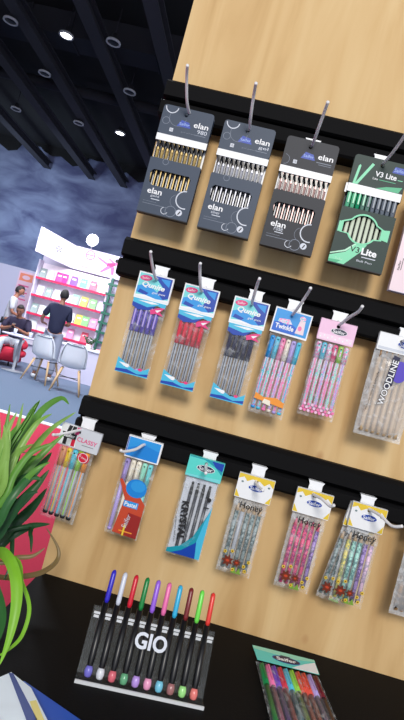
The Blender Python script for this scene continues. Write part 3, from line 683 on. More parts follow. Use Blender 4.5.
# ================================================================ FILM POUCHES
def pouch_body(mb, w, z0, z1, th, m='clear_film', seed=0, wide=0):
    rr = random.Random(seed); nx, nz = 12, 22
    for s in (-1, 1):
        vs = []; fs = []
        for j in range(nz+1):
            v = j/nz; z = z0+(z1-z0)*v; ww = w/2-wide*sin(pi*v)*.5
            for i in range(nx+1):
                u = i/nx*2-1; edge = (1-abs(u)**3.2)*min(1, (v)*9)*min(1, (1-v)*7+.15)
                y = s*(th/2*max(0, edge)); 
                if 0 < i < nx and 0 < j < nz: y += s*rr.uniform(-.25, .55)
                vs.append((u*ww+(rr.uniform(-.5, .5) if i in (0, nx) and s > 0 else 0), y, z))
        for j in range(nz):
            for i in range(nx):
                a = j*(nx+1)+i; q = (a, a+1, a+nx+2, a+nx+1); fs.append(q if s < 0 else q[::-1])
        mb.add(vs, fs, m, True)
    mb.flat(-w/2, w/2, z0-3, z0+.2, -.2, m)
for nm, c in [('cyan', (70, 186, 222)), ('deep_blue', (16, 66, 170)), ('sky', (40, 150, 224)), ('aqua', (120, 216, 220)), ('hot_pink', (226, 60, 130)), ('violet_cap', (88, 70, 190)), ('lilac', (178, 160, 226)), ('red_cap', (214, 34, 64)), ('ink_blue', (24, 28, 66)),
              ('peach', (240, 170, 130)), ('yellow', (240, 202, 50)), ('cyan_cap', (76, 196, 226)), ('lime', (150, 214, 60)), ('orange', (240, 150, 50)), ('mintcap', (150, 224, 200)), ('cream_cap', (240, 232, 214)), ('pink_cap', (240, 120, 176)), ('floral_card', (216, 206, 224)),
              ('brick', (196, 70, 40)), ('teal', (20, 150, 170)), ('teal_light', (90, 214, 204)), ('honey', (232, 200, 60)), ('brown_red', (112, 46, 30)), ('leaf_print', (120, 160, 60)), ('pencil_grey', (110, 134, 136)), ('pencil_pink', (226, 74, 120)), ('pencil_purple', (150, 60, 130)),
              ('pencil_mint', (140, 200, 190)), ('pencil_lilac', (130, 100, 170)), ('woodtone', (206, 176, 136)), ('kraft', (150, 118, 84)), ('purple_cap', (110, 60, 190)), ('crimson', (210, 24, 60)), ('green_cap', (22, 130, 70)), ('maroon', (110, 30, 40)), ('orange_red', (226, 70, 44)), ('clear_barrel', (176, 182, 192)), ('pen_dark', (52, 54, 64))]:
    mat(nm, c, .35)
def oval(b, x, z, a, c, y, fill='deep_blue', txt='white_card', rim='white_card'):
    b.ell(x, z, a, c, y, rim); b.ell(x, z, a*.93, c*.86, y-.15, fill); b.text('Saifer', x, z, a*1.5, c*1.05, y-.3, txt, bold=.015)
def header(b, w, z0, z1, m, y=-3.4, lap=True, hole=0):
    plate(b, rrect(-w/2, w/2, z0, z1, 1), [circ(hole, z1-8, 3.0)], y, y+.6, m); plate(b, rrect(-w/2, w/2, z0+2, z1, 1), [circ(hole, z1-8, 3.0)], -y-.6, -y, m)
    b.box(-w/2, w/2, y, -y, z1-.3, z1+.3, m)
speckle('floral', (238, 150, 200), (232, 228, 240), 260, (120, 206, 214))
speckle('sp_grey', (78, 98, 102), (150, 168, 170)); speckle('sp_pink', (150, 40, 110), (236, 84, 136)); speckle('sp_lilac', (90, 60, 130), (170, 140, 210)); speckle('sp_mint', (90, 140, 140), (170, 226, 214)); speckle('sp_yellow', (150, 160, 110), (236, 220, 110)); speckle('sp_pale', (170, 150, 180), (236, 200, 226)); speckle('sp_kraft', (60, 44, 34), (190, 150, 106), 160)
G2 = 'pouches of pens on the middle rail'; G3 = 'pouches hanging on the lowest rail'
def pouch(lab, x, z, group, cat='pen pack', tilt=0, y=-.0500, yaw=0, name='pen_pouch'):
    return thing(name, lab, cat, (x, y, z), (radians(0), radians(tilt), radians(yaw)), group)

# --- middle rail: three gel pen pouches
def qunite(x, z, lab, cap, capdeep, seed, tilt=0):
    t = pouch(lab, x, z, G2, tilt=tilt); w = 58; h = 168
    b = MB(.001); header(b, w, 124, h, 'white_card'); y = -3.6
    b.flat(-27, 27, 127, h-2, y, 'aqua')
    b.poly([(-4, 166), (27, 166), (27, 134), (18, 130), (4, 136), (14, 150)], y-.1, 'deep_blue'); b.poly([(8, 163), (24, 164), (24, 152), (14, 158)], y-.2, 'sky')
    b.poly([(-27, 144), (-12, 150), (4, 142), (22, 128), (-4, 130), (-27, 134)], y-.15, 'sky'); b.poly([(-22, 140), (-6, 136), (-10, 132), (-24, 134)], y-.2, 'deep_blue')
    b.poly([(-27, 127), (27, 127), (27, 131), (8, 129), (-12, 132), (-27, 130)], y-.2, 'white_card')
    b.ell(-16, 159, 10, 4.6, y-.3, 'hot_pink', rot=.1); b.text('Saifer', -16, 159, 13, 3.6, y-.5, 'white_card', rot=.1)
    b.text('Qunite', -1, 148, 38, 10, y-.5, 'white_card', bold=.03, shear=.2, rot=-.04); b.text('gel pen', 10, 138, 22, 4.5, y-.5, 'white_card', shear=.2)
    b.build('header_card', t)
    b = MB(.001); pouch_body(b, 56, 3, 125, 12, 'clear_film', seed); b.build('pouch', t)
    b = MB(.001); y = -6.6
    b.poly([(-27, 124), (27, 124), (27, 116), (14, 119), (-2, 113), (-27, 117)], y, 'cyan'); b.poly([(-27, 117), (-2, 113), (12, 118), (2, 109), (-16, 106), (-27, 111)], y-.1, 'deep_blue'); b.poly([(-20, 121), (4, 119), (16, 122), (4, 123)], y-.2, 'white_card')
    b.poly([(4, 110), (16, 116), (27, 118), (20, 110), (27, 104), (14, 106), (6, 103)], y-.2, 'hot_pink'); b.poly([(12, 111), (22, 114), (16, 108)], y-.3, 'white_card')
    b.build('printed_band', t)
    b = MB(.001); y = -5.2
    b.poly([(-27, 1), (27, 1), (27, 18), (18, 12), (4, 10), (-10, 16), (-27, 25)], y, 'cyan'); b.poly([(-27, 6), (-8, 8), (10, 4), (27, 8), (27, 3), (-27, 2)], y-.1, 'deep_blue'); b.poly([(-24, 17), (-14, 12), (-4, 13), (-14, 17)], y-.2, 'white_card'); b.ell(13, 12, 3.5, 2.4, y-.2, 'hot_pink', 10); b.poly([(-12, 11), (-7, 11), (-6, 16), (-11, 17)], y-.3, 'white_card')
    b.build('printed_foot', t)
    for i in range(5): build_pen(gel_pen(cap, 'clear_barrel', capdeep, 108, 4.2, capdeep, .42, 'pen_dark'), ((-19+i*8.6)/1000, 0, .008), t)
    return t
qunite(.0722, 1.1185, 'gel pen pouch with violet-blue caps, leftmost on the middle rail', 'violet_cap', 'lilac', 1)
qunite(.1490, 1.1175, 'gel pen pouch with red caps, second on the middle rail', 'red_cap', 'red_cap', 2)
qunite(.2318, 1.1175, 'gel pen pouch with blue-black caps, third on the middle rail', 'ink_blue', 'ink_blue', 3)
# pastel pens with orange band
t = pouch('pouch of pastel-capped pens under a bright blue header', .2965, 1.113, G2, tilt=1.5); y = -3.6
b = MB(.001); header(b, 60, 131, 172, 'white_card', hole=2); b.flat(-28, 28, 134, 170, y, 'sky'); b.poly([(-28, 148), (-6, 154), (10, 146), (10, 134), (-28, 134)], y-.1, mat('royal', (24, 100, 206), .35))
b.poly([(-20, 155), (-4, 157), (2, 150), (-8, 148), (-22, 150)], y-.2, 'floral'); b.text('Twinkle', -9, 143, 30, 8, y-.3, 'white_card', bold=.03); b.poly([(9, 138), (23, 138), (21, 160), (13, 162)], y-.3, 'blush'); b.ell(16, 163, 5, 4, y-.4, 'floral'); b.ell(15, 147, 3, 4, y-.4, 'pink_cap'); b.build('header_card', t)
b = MB(.001); pouch_body(b, 57, 2, 132, 15, 'clear_film', 4, 4); b.build('pouch', t)
b = MB(.001); b.poly([(-24, 22), (24, 18), (24, 26), (10, 31), (-10, 27), (-24, 32)], -8.2, 'orange'); b.poly([(-10, 18), (4, 16), (2, 24), (-8, 25)], -8.3, 'cream_cap'); b.build('printed_foot', t)
for i, c in enumerate(['sky', 'cyan_cap', 'pink_cap', 'cream_cap', 'lilac', 'cyan_cap']): build_pen(gel_pen(c, 'floral', c, 120, 4.1, c, .30, ['cyan', 'teal_light', 'pink_cap', 'lilac', 'pink_cap', 'cyan'][i]), ((-21.5+i*8.6)/1000, 0, .006), t)
# pink saifer
t = pouch('pouch of pink flower-patterned pens under a pale pink header', .3735, 1.131, G2); y = -3.6
b = MB(.001); header(b, 58, 121, 155, mat('pale_pink', (240, 196, 226), .45)); b.flat(-27, 27, 123, 132, y, mat('paler_pink', (246, 216, 236), .45)); oval(b, 3, 139, 13.5, 5.2, y-.1, fill='ink_blue')
for k in range(9): b.ell(-24+6*k, 126+3*(k % 2), 1.3, 1.3, y-.2, 'white_card', 8)
b.build('header_card', t)
b = MB(.001); pouch_body(b, 58, 1, 122, 18, 'clear_film', 5, 3); b.build('pouch', t)
b = MB(.001)
for k in range(26): b.ell(-25+2*k, 7+5*((k*7) % 3), 2.4, 2.4, -6.8, 'pink_cap' if k % 2 else 'pale_pink', 8)
b.build('printed_foot', t)
for i, c in enumerate(['floral', 'cyan_cap', 'floral', 'hot_pink', 'lime', 'floral']): build_pen(gel_pen(c, 'floral', 'pink_cap', 112, 4.2, 'floral', .24, ['pink_cap', 'mintcap', 'lilac', 'pink_cap', 'mintcap', 'lilac'][i]), ((-22+i*8.8)/1000, 0, .006), t)
# woodline
t = pouch('clear pouch of bare wood pencils with an upright WOODLINE print', .4745, 1.124, G2, 'pencil pack', tilt=0, name='pencil_pouch'); y = -3.8
b = MB(.001); header(b, 72, 136, 164, 'white_card', y=-4); b.flat(-34, 34, 138, 142, -4.2, 'ring_white'); oval(b, 8, 151, 14, 6, -4.3); b.build('header_card', t)
b = MB(.001); pouch_body(b, 74, 2, 137, 22, 'milky_film', 6, -2); b.build('pouch', t)
b = MB(.001); b.poly([(-13, 78), (0, 84), (2, 130), (-8, 132)], -11.8, 'ink_blue'); b.ell(6, 108, 13, 17, -11.6, 'violet_cap'); b.text('WOODLINE', -7, 88, 74, 10.5, -12.4, 'ink', rot=radians(84), bold=.07); b.text('WOODLINE', -7, 88, 73, 9.5, -12.7, 'white_card', rot=radians(84), bold=.015)
b.text('natural wood pencils', -27, 70, 62, 4, -10.6, 'ink', rot=radians(86)); b.build('printed_label', t)
for i in range(7):
    p = MB(.001); p.tube([(0, 0, 0), (0, 0, 8), (0, 0, 118)], [3.4, 3.6, 3.6], 'woodtone', 6); g = MB(.001); g.tube([(0, 0, 118), (0, 0, 132)], [3.5, .8], 'kraft', 6); g.tube([(0, 0, 131), (0, 0, 134)], [1, .5], 'ink', 6)
    o = p.build('pencil', t, ((-27+i*9)/1000, -.002, .006)); g.build('tip', o)

# --- lowest rail
t = pouch('clear pouch of pastel highlighter pens behind the leaf tips, leftmost on the lowest rail', .0145, .8625, G3, tilt=2, y=-.052); y = -3.6
b = MB(.001); header(b, 68, 118, 153, mat('pale_grey', (206, 210, 218), .45), hole=-4); b.poly([(-34, 120), (-4, 120), (-9, 153), (-34, 153)], y, 'white_card')
for k, c in enumerate(['ink', 'white_card', 'crimson']): b.flat(-26+7*k, -20+7*k, 120, 131, y-.1, c); b.poly([(-24+7*k, 140), (-18+7*k, 140), (-16+7*k, 152), (-22+7*k, 152)], y-.1, ['ink', 'ink', 'hot_pink'][k])
b.poly([(-30, 131), (-6, 131), (-6, 140), (-30, 140)], y-.15, 'ink'); b.text('Saifer', -18, 135.5, 20, 6, y-.3, 'white_card', bold=.02); b.text('CLASSY', 13, 134, 34, 7, y-.3, 'hot_pink', bold=.015, rot=-.03); b.flat(6, 26, 126, 127, y-.2, 'grey'); b.build('header_card', t)
b = MB(.001); pouch_body(b, 58, 1, 119, 13, 'clear_film', 7); b.build('pouch', t)
b = MB(.001); b.ell(15, 108, 10.5, 8, -7.2, 'crimson', rot=-.3); b.ring(15, 108, 8, .8, -7.3, 'white_card'); b.text('5 pens', 15, 108, 13, 4, -7.5, 'white_card', rot=-.3); b.build('printed_badge', t)
for i, c in enumerate(['peach', 'yellow', 'cyan_cap', 'lime', 'orange']): build_pen(gel_pen(c, 'clear_barrel', 'ink', 112, 4.8, c, .28, c), ((-21+i*10)/1000, 0, .004), t)
for i in (0, 2, 3):
    pass
# blue header
t = pouch('slim pouch of pastel pens with a bright blue header and orange-red print', .1225, .8655, G3, tilt=.6); y = -3.6
b = MB(.001); header(b, 57, 125, 160, 'white_card'); b.poly([(-26, 127), (26, 127), (26, 158), (-26, 158)], y, 'sky'); b.poly([(-26, 127), (26, 127), (26, 145), (0, 150), (-26, 140)], y-.1, mat('azure', (20, 130, 214), .35)); b.flat(-28, -26.4, 127, 158, y-.2, 'deep_blue'); b.build('header_card', t)
b = MB(.001); pouch_body(b, 55, 1, 126, 12, 'clear_film', 8); b.build('pouch', t)
b = MB(.001); b.poly([(-14, 4), (26, 2), (26, 58), (14, 70), (-6, 74), (-20, 90), (-24, 88), (-8, 60)], -6.8, 'brick'); b.poly([(0, 4), (26, 2), (26, 38), (4, 40)], -6.9, mat('deep_red', (150, 30, 26), .4)); b.ell(6, 80, 17, 15, -7.0, 'azure'); b.ell(8, 84, 12, 9, -7.1, 'sky'); b.flat(-8, 16, 48, 58, -7.1, 'sky'); b.text('Pastel', 4, 53, 20, 7, -7.4, 'white_card', bold=.02); b.text('Saifer', 4, 26, 22, 8, -7.4, 'ring_white', rot=radians(80)); b.flat(-4, 18, 8, 10, -7.2, 'orange'); b.flat(2, 5, 2, 20, -7.3, 'honey'); b.build('printed_label', t)
for i, c in enumerate(['lilac', 'cream_cap', 'cream_cap', 'mintcap', 'aqua']): build_pen(gel_pen(c, c, c, 118, 4.3, c, .3), ((-20+i*9.6)/1000, 0, .004), t)
# kristal
t = pouch('milky pouch of slim black pens with a teal header and upright KRYSTAL print', .2275, .861, G3); y = -3.6
b = MB(.001); header(b, 58, 127, 160, 'teal_light'); b.poly([(-28, 158), (-4, 158), (16, 150), (28, 140), (28, 152), (10, 158), (28, 159), (-28, 159.4)], y, 'teal'); b.poly([(8, 159), (28, 159), (28, 146), (16, 150)], y-.1, 'deep_blue'); b.poly([(-28, 127.5), (28, 127.5), (28, 133), (-28, 130)], y-.1, 'aqua'); oval(b, 1, 144, 15, 5.6, y-.2, fill='ink_blue'); b.build('header_card', t)
b = MB(.001); pouch_body(b, 57, 1, 128, 10, 'clear_film', 9); b.build('pouch', t); b = MB(.001); b.box(-26, 26, 3.6, 4, 3, 126, 'ring_white'); b.build('insert_card', t)
b = MB(.001); b.poly([(27, 2), (27, 86), (18, 60), (8, 34), (-8, 16), (-27, 8), (-27, 2)], -5.0, 'teal'); b.poly([(27, 2), (27, 44), (14, 26), (-4, 10), (-20, 2)], -5.1, 'deep_blue'); b.poly([(27, 2), (27, 90), (21, 64), (16, 30), (20, 2)], -5.2, 'cyan')
b.text('KRYSTAL', -13, 56, 62, 12, -5.8, 'ink', rot=radians(-84), bold=.05); b.text('premium ball pen', -22, 40, 40, 3.4, -5.8, 'ink', rot=radians(-81)); b.ell(19, 98, 3.5, 3.5, -5.6, 'ink'); b.flat(14, 22, 84, 86, -5.6, 'ink'); b.build('printed_label', t)
for i in range(4):
    p = MB(.001); p.tube([(0, 0, 0), (0, 0, 4), (0, 0, 92)], [1, 2.7, 2.7], 'pen_dark', 10); g = MB(.001); g.tube([(0, 0, 92), (0, 0, 104), (0, 0, 110)], [3, 2.6, 1.6], 'black', 10); g.ball((0, 0, 111), 2.3, 'black', 8)
    o = p.build('pen', t, ((-13+i*9.5)/1000, 0, .006)); g.build('pen_top', o)
# honey pencils
def honey(x, z, lab, cs, seed, w=58, extra=False, yaw=0):
    t = pouch(lab, x, z, G3, 'pencil pack', yaw=yaw, name='pencil_pouch'); y = -3.6; h = 158
    b = MB(.001); header(b, w, 119, h, 'white_card'); W = w/2-.5
    b.poly([(-W, h-.6), (-W, h-9), (-W+8, h-5), (-W+14, h-11), (-W+22, h-6), (-W+34, h-7), (-W+42, h-12), (W-8, h-6), (W, h-13), (W, h-.6)], y, 'honey')
    for k in (-1, 1): b.poly([(k*W, 120), (k*W, 132), (k*(W-8), 120)], y, 'honey'); b.ell(k*(W-7), 145, 2, 1.6, y-.2, 'pencil_grey', 8)
    oval(b, 2, 139, 13, 5.4, y-.2); b.build('header_card', t)
    b = MB(.001); pouch_body(b, w-3, 1, 120, 12, 'clear_film', seed); b.build('pouch', t)
    b = MB(.001); b.text('Honey', 2, 108, 36, 13, -6.8, 'ink', bold=.012); b.build('printed_title', t); b = MB(.001); b.flat(-w/2+3, w/2-3, 3, 118, 4.4, 'milky_film'); b.build('backing_sheet', t); b = MB(.001)
    # bug-like brown-red burst with flowers
    for cx2, r in ((-13, 10), (2, 7)):
        pts = [(cx2+(r if k % 2 else r*.55)*cos(2*pi*k/14), 19+(r if k % 2 else r*.55)*sin(2*pi*k/14)) for k in range(14)]; b.poly(pts, -6.8-.1*(cx2 > 0), 'brown_red'); b.ell(cx2, 19, r*.3, r*.2, -7.2, 'brick')
    for fx, fz in ((-20, 32), (-9, 35), (14, 16), (20, 24), (17, 9), (-2, 7)):
        for k in range(5): b.ell(fx+1.7*cos(k*1.256), fz+1.7*sin(k*1.256), 1.2, 1.2, -6.7, 'honey', 8)
        b.ell(fx, fz, 1.1, 1.1, -7.1, 'brown_red', 8)
    b.poly([(-4, 2), (0, 12), (4, 3), (8, 12), (12, 2)], -6.6, 'leaf_print'); b.build('printed_label', t)
    for i, (c, d) in enumerate(cs):
        p = MB(.001); p.tube([(0, 0, 0), (0, 0, 92)], 3.4, c, 6)
        g = MB(.001); g.tube([(0, 0, 92), (0, 0, 104)], [3.6, .9], 'woodtone' if d != 'pencil_purple' else 'pencil_pink', 6); g.tube([(0, 0, 103), (0, 0, 107)], [1.1, .4], 'ink', 6)
        o = p.build('pencil', t, ((-18+i*9)/1000, 0, .006)); g.build('tip', o)
    return t
GG = ('sp_grey', 'g'); PP = ('sp_pink', 'pencil_purple')
honey(.3115, .8575, 'pouch of grey-green honey pencils, left of the pink ones on the lowest rail', [GG, ('clear_barrel', 'g'), GG, GG, GG], 10)
honey(.4055, .8595, 'pouch of pink and purple honey pencils on the lowest rail', [PP, PP, PP, PP, ('sp_lilac', 'pencil_purple')], 11)
honey(.4925, .8610, 'pouch of mixed yellow, mint and lilac honey pencils on the lowest rail', [('sp_yellow', 'g'), ('sp_mint', 'g'), ('sp_mint', 'g'), ('sp_lilac', 'g'), ('sp_pale', 'g')], 12, 55)
t = honey(.4715, .8560, 'second honey pencil pouch peeking out behind the yellow and mint one', [GG, GG, GG, GG, GG], 13, 50); t.location.y = -.0405; t.rotation_euler = (0, radians(6.5), 0)
# pouch at the right edge
t = pouch('clear pouch of brown pencils cut off by the right edge on the lowest rail', .5965, .868, G3, 'pencil pack', name='pencil_pouch')
b = MB(.001); header(b, 72, 124, 156, 'pale_grey'); oval(b, 0, 140, 14, 6, -3.8); b.build('header_card', t)
b = MB(.001); pouch_body(b, 72, 1, 125, 16, 'milky_film', 14); b.build('pouch', t)
for i in range(7):
    p = MB(.001); p.tube([(0, 0, 0), (0, 0, 100)], 3.9, 'sp_kraft', 6)
    g = MB(.001); g.tube([(0, 0, 100), (0, 0, 112)], [3.6, .6], 'woodtone', 6); o = p.build('pencil', t, ((-27+i*9)/1000, 0, .006)); g.build('tip', o)

# ================================================================ THE HOOKS
hook(.058, R1, [(.058, -.037, 1.5545), (.0565, -.058, 1.551), (.0525, -.085, 1.558), (.049, -.115, 1.580), (.050, -.135, 1.588)], 'hook holding the carton of gold pens')
hook(.157, R1, [(.157, -.037, 1.5535), (.157, -.058, 1.548), (.156, -.09, 1.556), (.155, -.12, 1.577), (.156, -.14, 1.582)], 'hook holding the carton of silver pens')
hook(.260, R1, [(.260, -.037, 1.552), (.260, -.058, 1.546), (.261, -.09, 1.553), (.263, -.12, 1.570), (.264, -.14, 1.579)], 'hook holding the carton of rose coloured pens')
hook(.373, R1, [(.373, -.037, 1.551), (.374, -.058, 1.544), (.378, -.09, 1.547), (.382, -.12, 1.556), (.383, -.145, 1.562)], 'hook holding the dark green carton')
hook(.476, R1, [(.476, -.037, 1.551), (.476, -.058, 1.520), (.480, -.09, 1.535), (.486, -.14, 1.55)], 'hook holding the pale pink carton at the right edge')
hook(.0745, R2, [(.0745, -.037, 1.289), (.073, -.058, 1.279), (.069, -.085, 1.290), (.065, -.11, 1.306), (.066, -.12, 1.309)], 'hook holding the violet-blue gel pens')
hook(.153, R2, [(.152, -.037, 1.289), (.149, -.058, 1.278), (.146, -.085, 1.288), (.142, -.11, 1.308), (.143, -.12, 1.310)], 'hook holding the red gel pens')
hook(.235, R2, [(.235, -.037, 1.289), (.232, -.058, 1.278), (.232, -.085, 1.288), (.233, -.11, 1.306), (.234, -.125, 1.309)], 'hook holding the blue-black gel pens')
hook(.300, R2, [(.300, -.037, 1.289), (.2985, -.058, 1.278), (.303, -.085, 1.290), (.309, -.11, 1.309), (.309, -.13, 1.313)], 'hook holding the pastel pens with the blue header')
hook(.3735, R2, [(.3735, -.037, 1.289), (.3740, -.058, 1.2815), (.3800, -.085, 1.2917), (.387, -.11, 1.2994), (.3885, -.125, 1.307)], 'hook holding the pink flower-patterned pens')
hook(.484, R2, [(.484, -.037, 1.289), (.4745, -.058, 1.281), (.478, -.085, 1.287), (.483, -.12, 1.30)], 'hook holding the wooden pencils', .026)
hook(.0225, R3, [(.0225, -.037, 1.012), (.0155, -.060, 1.0115), (.0086, -.085, 1.0085), (-.0035, -.11, 1.0042), (-.006, -.12, 1.005)], 'hook holding the pastel highlighter pens')
hook(.1245, R3, [(.1245, -.037, 1.012), (.1225, -.058, 1.0165), (.116, -.085, 1.011), (.104, -.112, 1.008), (.099, -.12, 1.010)], 'hook holding the slim pouch with the bright blue header')
hook(.2295, R3, [(.2295, -.037, 1.012), (.2275, -.058, 1.012), (.229, -.085, 1.010), (.231, -.115, 1.010)], 'hook holding the KRYSTAL pens')
hook(.3115, R3, [(.3115, -.037, 1.012), (.3105, -.058, 1.007), (.3138, -.08, 1.006), (.3205, -.1, 1.0055)], 'hook holding the grey-green honey pencils')
hook(.4055, R3, [(.4055, -.037, 1.012), (.4020, -.058, 1.0131), (.4108, -.085, 1.0145), (.4207, -.105, 1.0112), (.4250, -.112, 1.0155)], 'hook holding the pink and purple honey pencils')
hook(.4900, R3, [(.4890, -.037, 1.012), (.4918, -.058, 1.0140), (.5018, -.085, 1.0137), (.513, -.11, 1.0084), (.5237, -.122, 1.0145)], 'hook holding the yellow and mint honey pencils')
hook(.596, R3, [(.596, -.037, 1.012), (.596, -.058, 1.0155), (.597, -.10, 1.013), (.598, -.12, 1.02)], 'hook holding the brown pencils at the right edge')

# ================================================================ ON THE TABLE
# acrylic comb stand with ten pens
RZ = radians(8.5)
t = thing('pen_stand', 'clear acrylic comb stand holding ten black pens on the black table', 'pen stand', (.2225, -.2465, .75), (0, 0, RZ))
lean = Vector((0, .045, .112)).normalized()
b = MB(.001); b.box(-82, 82, -9, 34, 0, 3, 'acrylic'); b.build('base', t)
b = MB(.001); b.box(-82, 82, -11, -9, 0, 4.2, mat('bright_edge', (214, 218, 222), .2)); b.build('front_edge', t)
b = MB(.001)
vs = []
o0 = Vector((0, 8, 3)); p1 = o0+lean*78
b.add([(-82, o0.y, o0.z), (82, o0.y, o0.z), (82, p1.y, p1.z), (-82, p1.y, p1.z), (-82, o0.y+2, o0.z), (82, o0.y+2, o0.z), (82, p1.y+2, p1.z), (-82, p1.y+2, p1.z)],
      [(0, 1, 2, 3), (7, 6, 5, 4), (0, 3, 7, 4), (1, 5, 6, 2), (3, 2, 6, 7), (0, 4, 5, 1)], 'acrylic'); b.build('back_panel', t)
for i in range(11):
    x = -76+15.1*i-.2; q = Vector((x, -1, 3))+lean*73
    b = MB(.001); a = q+Vector((0, 0, 0)); b.box(x-4.2, x+4.2, q.y-.4, q.y+14, q.z-1.6, q.z+1.6, 'acrylic'); b.box(x-4.0, x+4.0, q.y-1.6, q.y-.4, q.z+.3, q.z+3.2, 'bright_edge'); b.box(x-3.4, x+3.4, q.y-1.8, q.y-.4, q.z-4.4, q.z-1.2, 'bright_edge')  # pale bars paint in the bright reflections on the comb finger ends
    b.build('comb_tooth', t)
b = MB(.001)
gl = Vector((0, -5.6, 3))+lean*56
tx = MB(); tx.text('GIO', 0, 0, 42, 20, 0, 'white_card', bold=.03)
b.add([(v[0]+0, gl.y+lean.y*v[2]-.0, gl.z+lean.z*v[2]) for v in tx.v], tx.f, 'ring_white'); b.build('printed_letters', t)
mat('pen_black', (16, 16, 20), .35); film('tip_clear', .45, (230, 230, 235), 200)
pcs = [('blue', (48, 40, 190)), ('white', (206, 212, 226)), ('red', (206, 26, 50)), ('green', (20, 130, 62)), ('violet', (150, 96, 220)), ('pink', (232, 110, 170)), ('sky blue', (50, 176, 220)), ('dark brown', (120, 36, 40)), ('lime green', (110, 220, 80)), ('orange red', (226, 60, 52))]
M4 = Matrix.Rotation(RZ, 4, 'Z')
for i, (nm, c) in enumerate(pcs):
    m = mat('stick '+nm, c, .3)
    base = Vector((.2225, -.2465, .75))+M4 @ Vector(((-68.3+15.1*i)/1000, .0, .0035))
    p = thing('gel_pen', 'black pen with a %s clip and tip, standing in the acrylic comb stand' % nm, 'pen', base, (0, 0, RZ), 'ten pens in the acrylic stand')
    ax = lambda h, dx=0, dy=0: tuple(Vector((dx, dy, 0))+lean*h)
    b = MB(.001); b.tube([ax(5), ax(14), ax(22), ax(88)], [1.6, 3.6, 4.1, 4.1], 'pen_black', 12); b.tube([ax(88), ax(125), ax(127)], [2.6, 2.4, 1.4], 'pen_black', 10); b.build('barrel', p)
    b = MB(.001); b.tube([ax(88, .1, -2.4), ax(92, .2, -2.8), ax(123, .4, -2.8), ax(126, .6, -2.4), ax(127.5, .9, -1)], [2.4, 3.3, 3.3, 3.0, 1.6], m, 10); b.build('clip', p)
    b = MB(.001); b.tube([ax(0), ax(1.5), ax(6), ax(10), ax(13)], [2.2, 4.2, 5.2, 4.8, 3.6], mat('tip '+nm, tuple(int(v*.62+88) for v in c), .15), 14); b.tube([ax(5.4, 0, -.3), ax(9)], [3.0, 3.4], m, 10)
    b.ring(0, 0, .1, .05, 0, m); b.build('tip_cap', p)
# lying pouch of felt pens
t = thing('pen_pouch', 'pouch of ten bright capped felt pens lying on the black table', 'pen pack', (.4195, -.0600, .751), (radians(-90), 0, radians(6)))
y = -7.5
b = MB(.001); b.prism([(-58, -38), (58, -38), (60, 2), (-61, 2)], -6.4, -5.8, 'teal_light')
b.poly([(-60, -8), (-61, 2), (60, 2), (60, -4), (20, -12)], -6.6, 'mintcap'); b.poly([(6, -38), (57, -38), (59, -6), (36, -18)], -6.6, 'white_card'); b.ell(0, -20, 27, 9.5, -6.8, 'deep_blue'); b.ell(0, -20, 25, 8, -6.9, 'ink_blue'); b.text('Saifer', 0, -20, 38, 9.5, -7.1, 'white_card', bold=.03); b.flat(-9, 9, -12, -9, -6.9, 'ink_blue'); b.build('header_card', t)
b = MB(.001); pouch_body(b, 118, -196, -34, 13, 'clear_film', 21); b.build('pouch', t)
caps = ['green_cap', 'pink_cap', 'purple_cap', 'crimson', 'cyan_cap', 'lime', 'lime', 'orange_red', 'lilac', 'maroon']
for i, c in enumerate(['green_cap', 'pink_cap', 'purple_cap', 'crimson', 'cyan_cap', 'lime', 'orange_red', 'orange_red', 'lilac', 'maroon']):
    pen = MB(.001); pen.tube([(0, 0, -192), (0, 0, -188), (0, 0, -90)], [2.5, 4.4, 4.4], MATS[c] if i in (0,) else mat('dk '+c, tuple(int(255*((MATS[c].node_tree.nodes['Principled BSDF'].inputs['Base Color'].default_value[q])**(1/2.2))*.6) for q in range(3)), .35), 12)
    cp = MB(.001); cp.tube([(0, 0, -92), (0, 0, -46), (0, 0, -41), (0, 0, -39)], [5.4, 5.2, 4.4, 2.4], c, 12); cp.box(-1.3, 1.3, -6.8, -5.6, -84, -44, c)
    o = pen.build('pen', t, ((-49.5+i*11)/1000, 0, 0)); cp.build('cap', o)
t.location.z = .7575; t.scale = (.83, .83, 1.02)
# corner of another pack at the right
t = thing('pen_pouch', 'corner of a glossy crimson pen pouch at the bottom right of the table', 'pen pack', (.635, -.115, .7565), (radians(-90), 0, radians(-8)))
b = MB(.001); pouch_body(b, 80, -130, 0, 10, 'clear_film', 23); b.build('pouch', t)
for i in range(6):
    pen = MB(.001); pen.tube([(0, 0, -125), (0, 0, -50)], 4, 'maroon', 10); cp = MB(.001); cp.tube([(0, 0, -52), (0, 0, -8), (0, 0, -5)], [4.8, 4.6, 2.4], 'crimson' if i % 2 == 0 else 'pink_cap', 10); o = pen.build('pen', t, ((-30+i*12)/1000, 0, 0)); cp.build('cap', o)
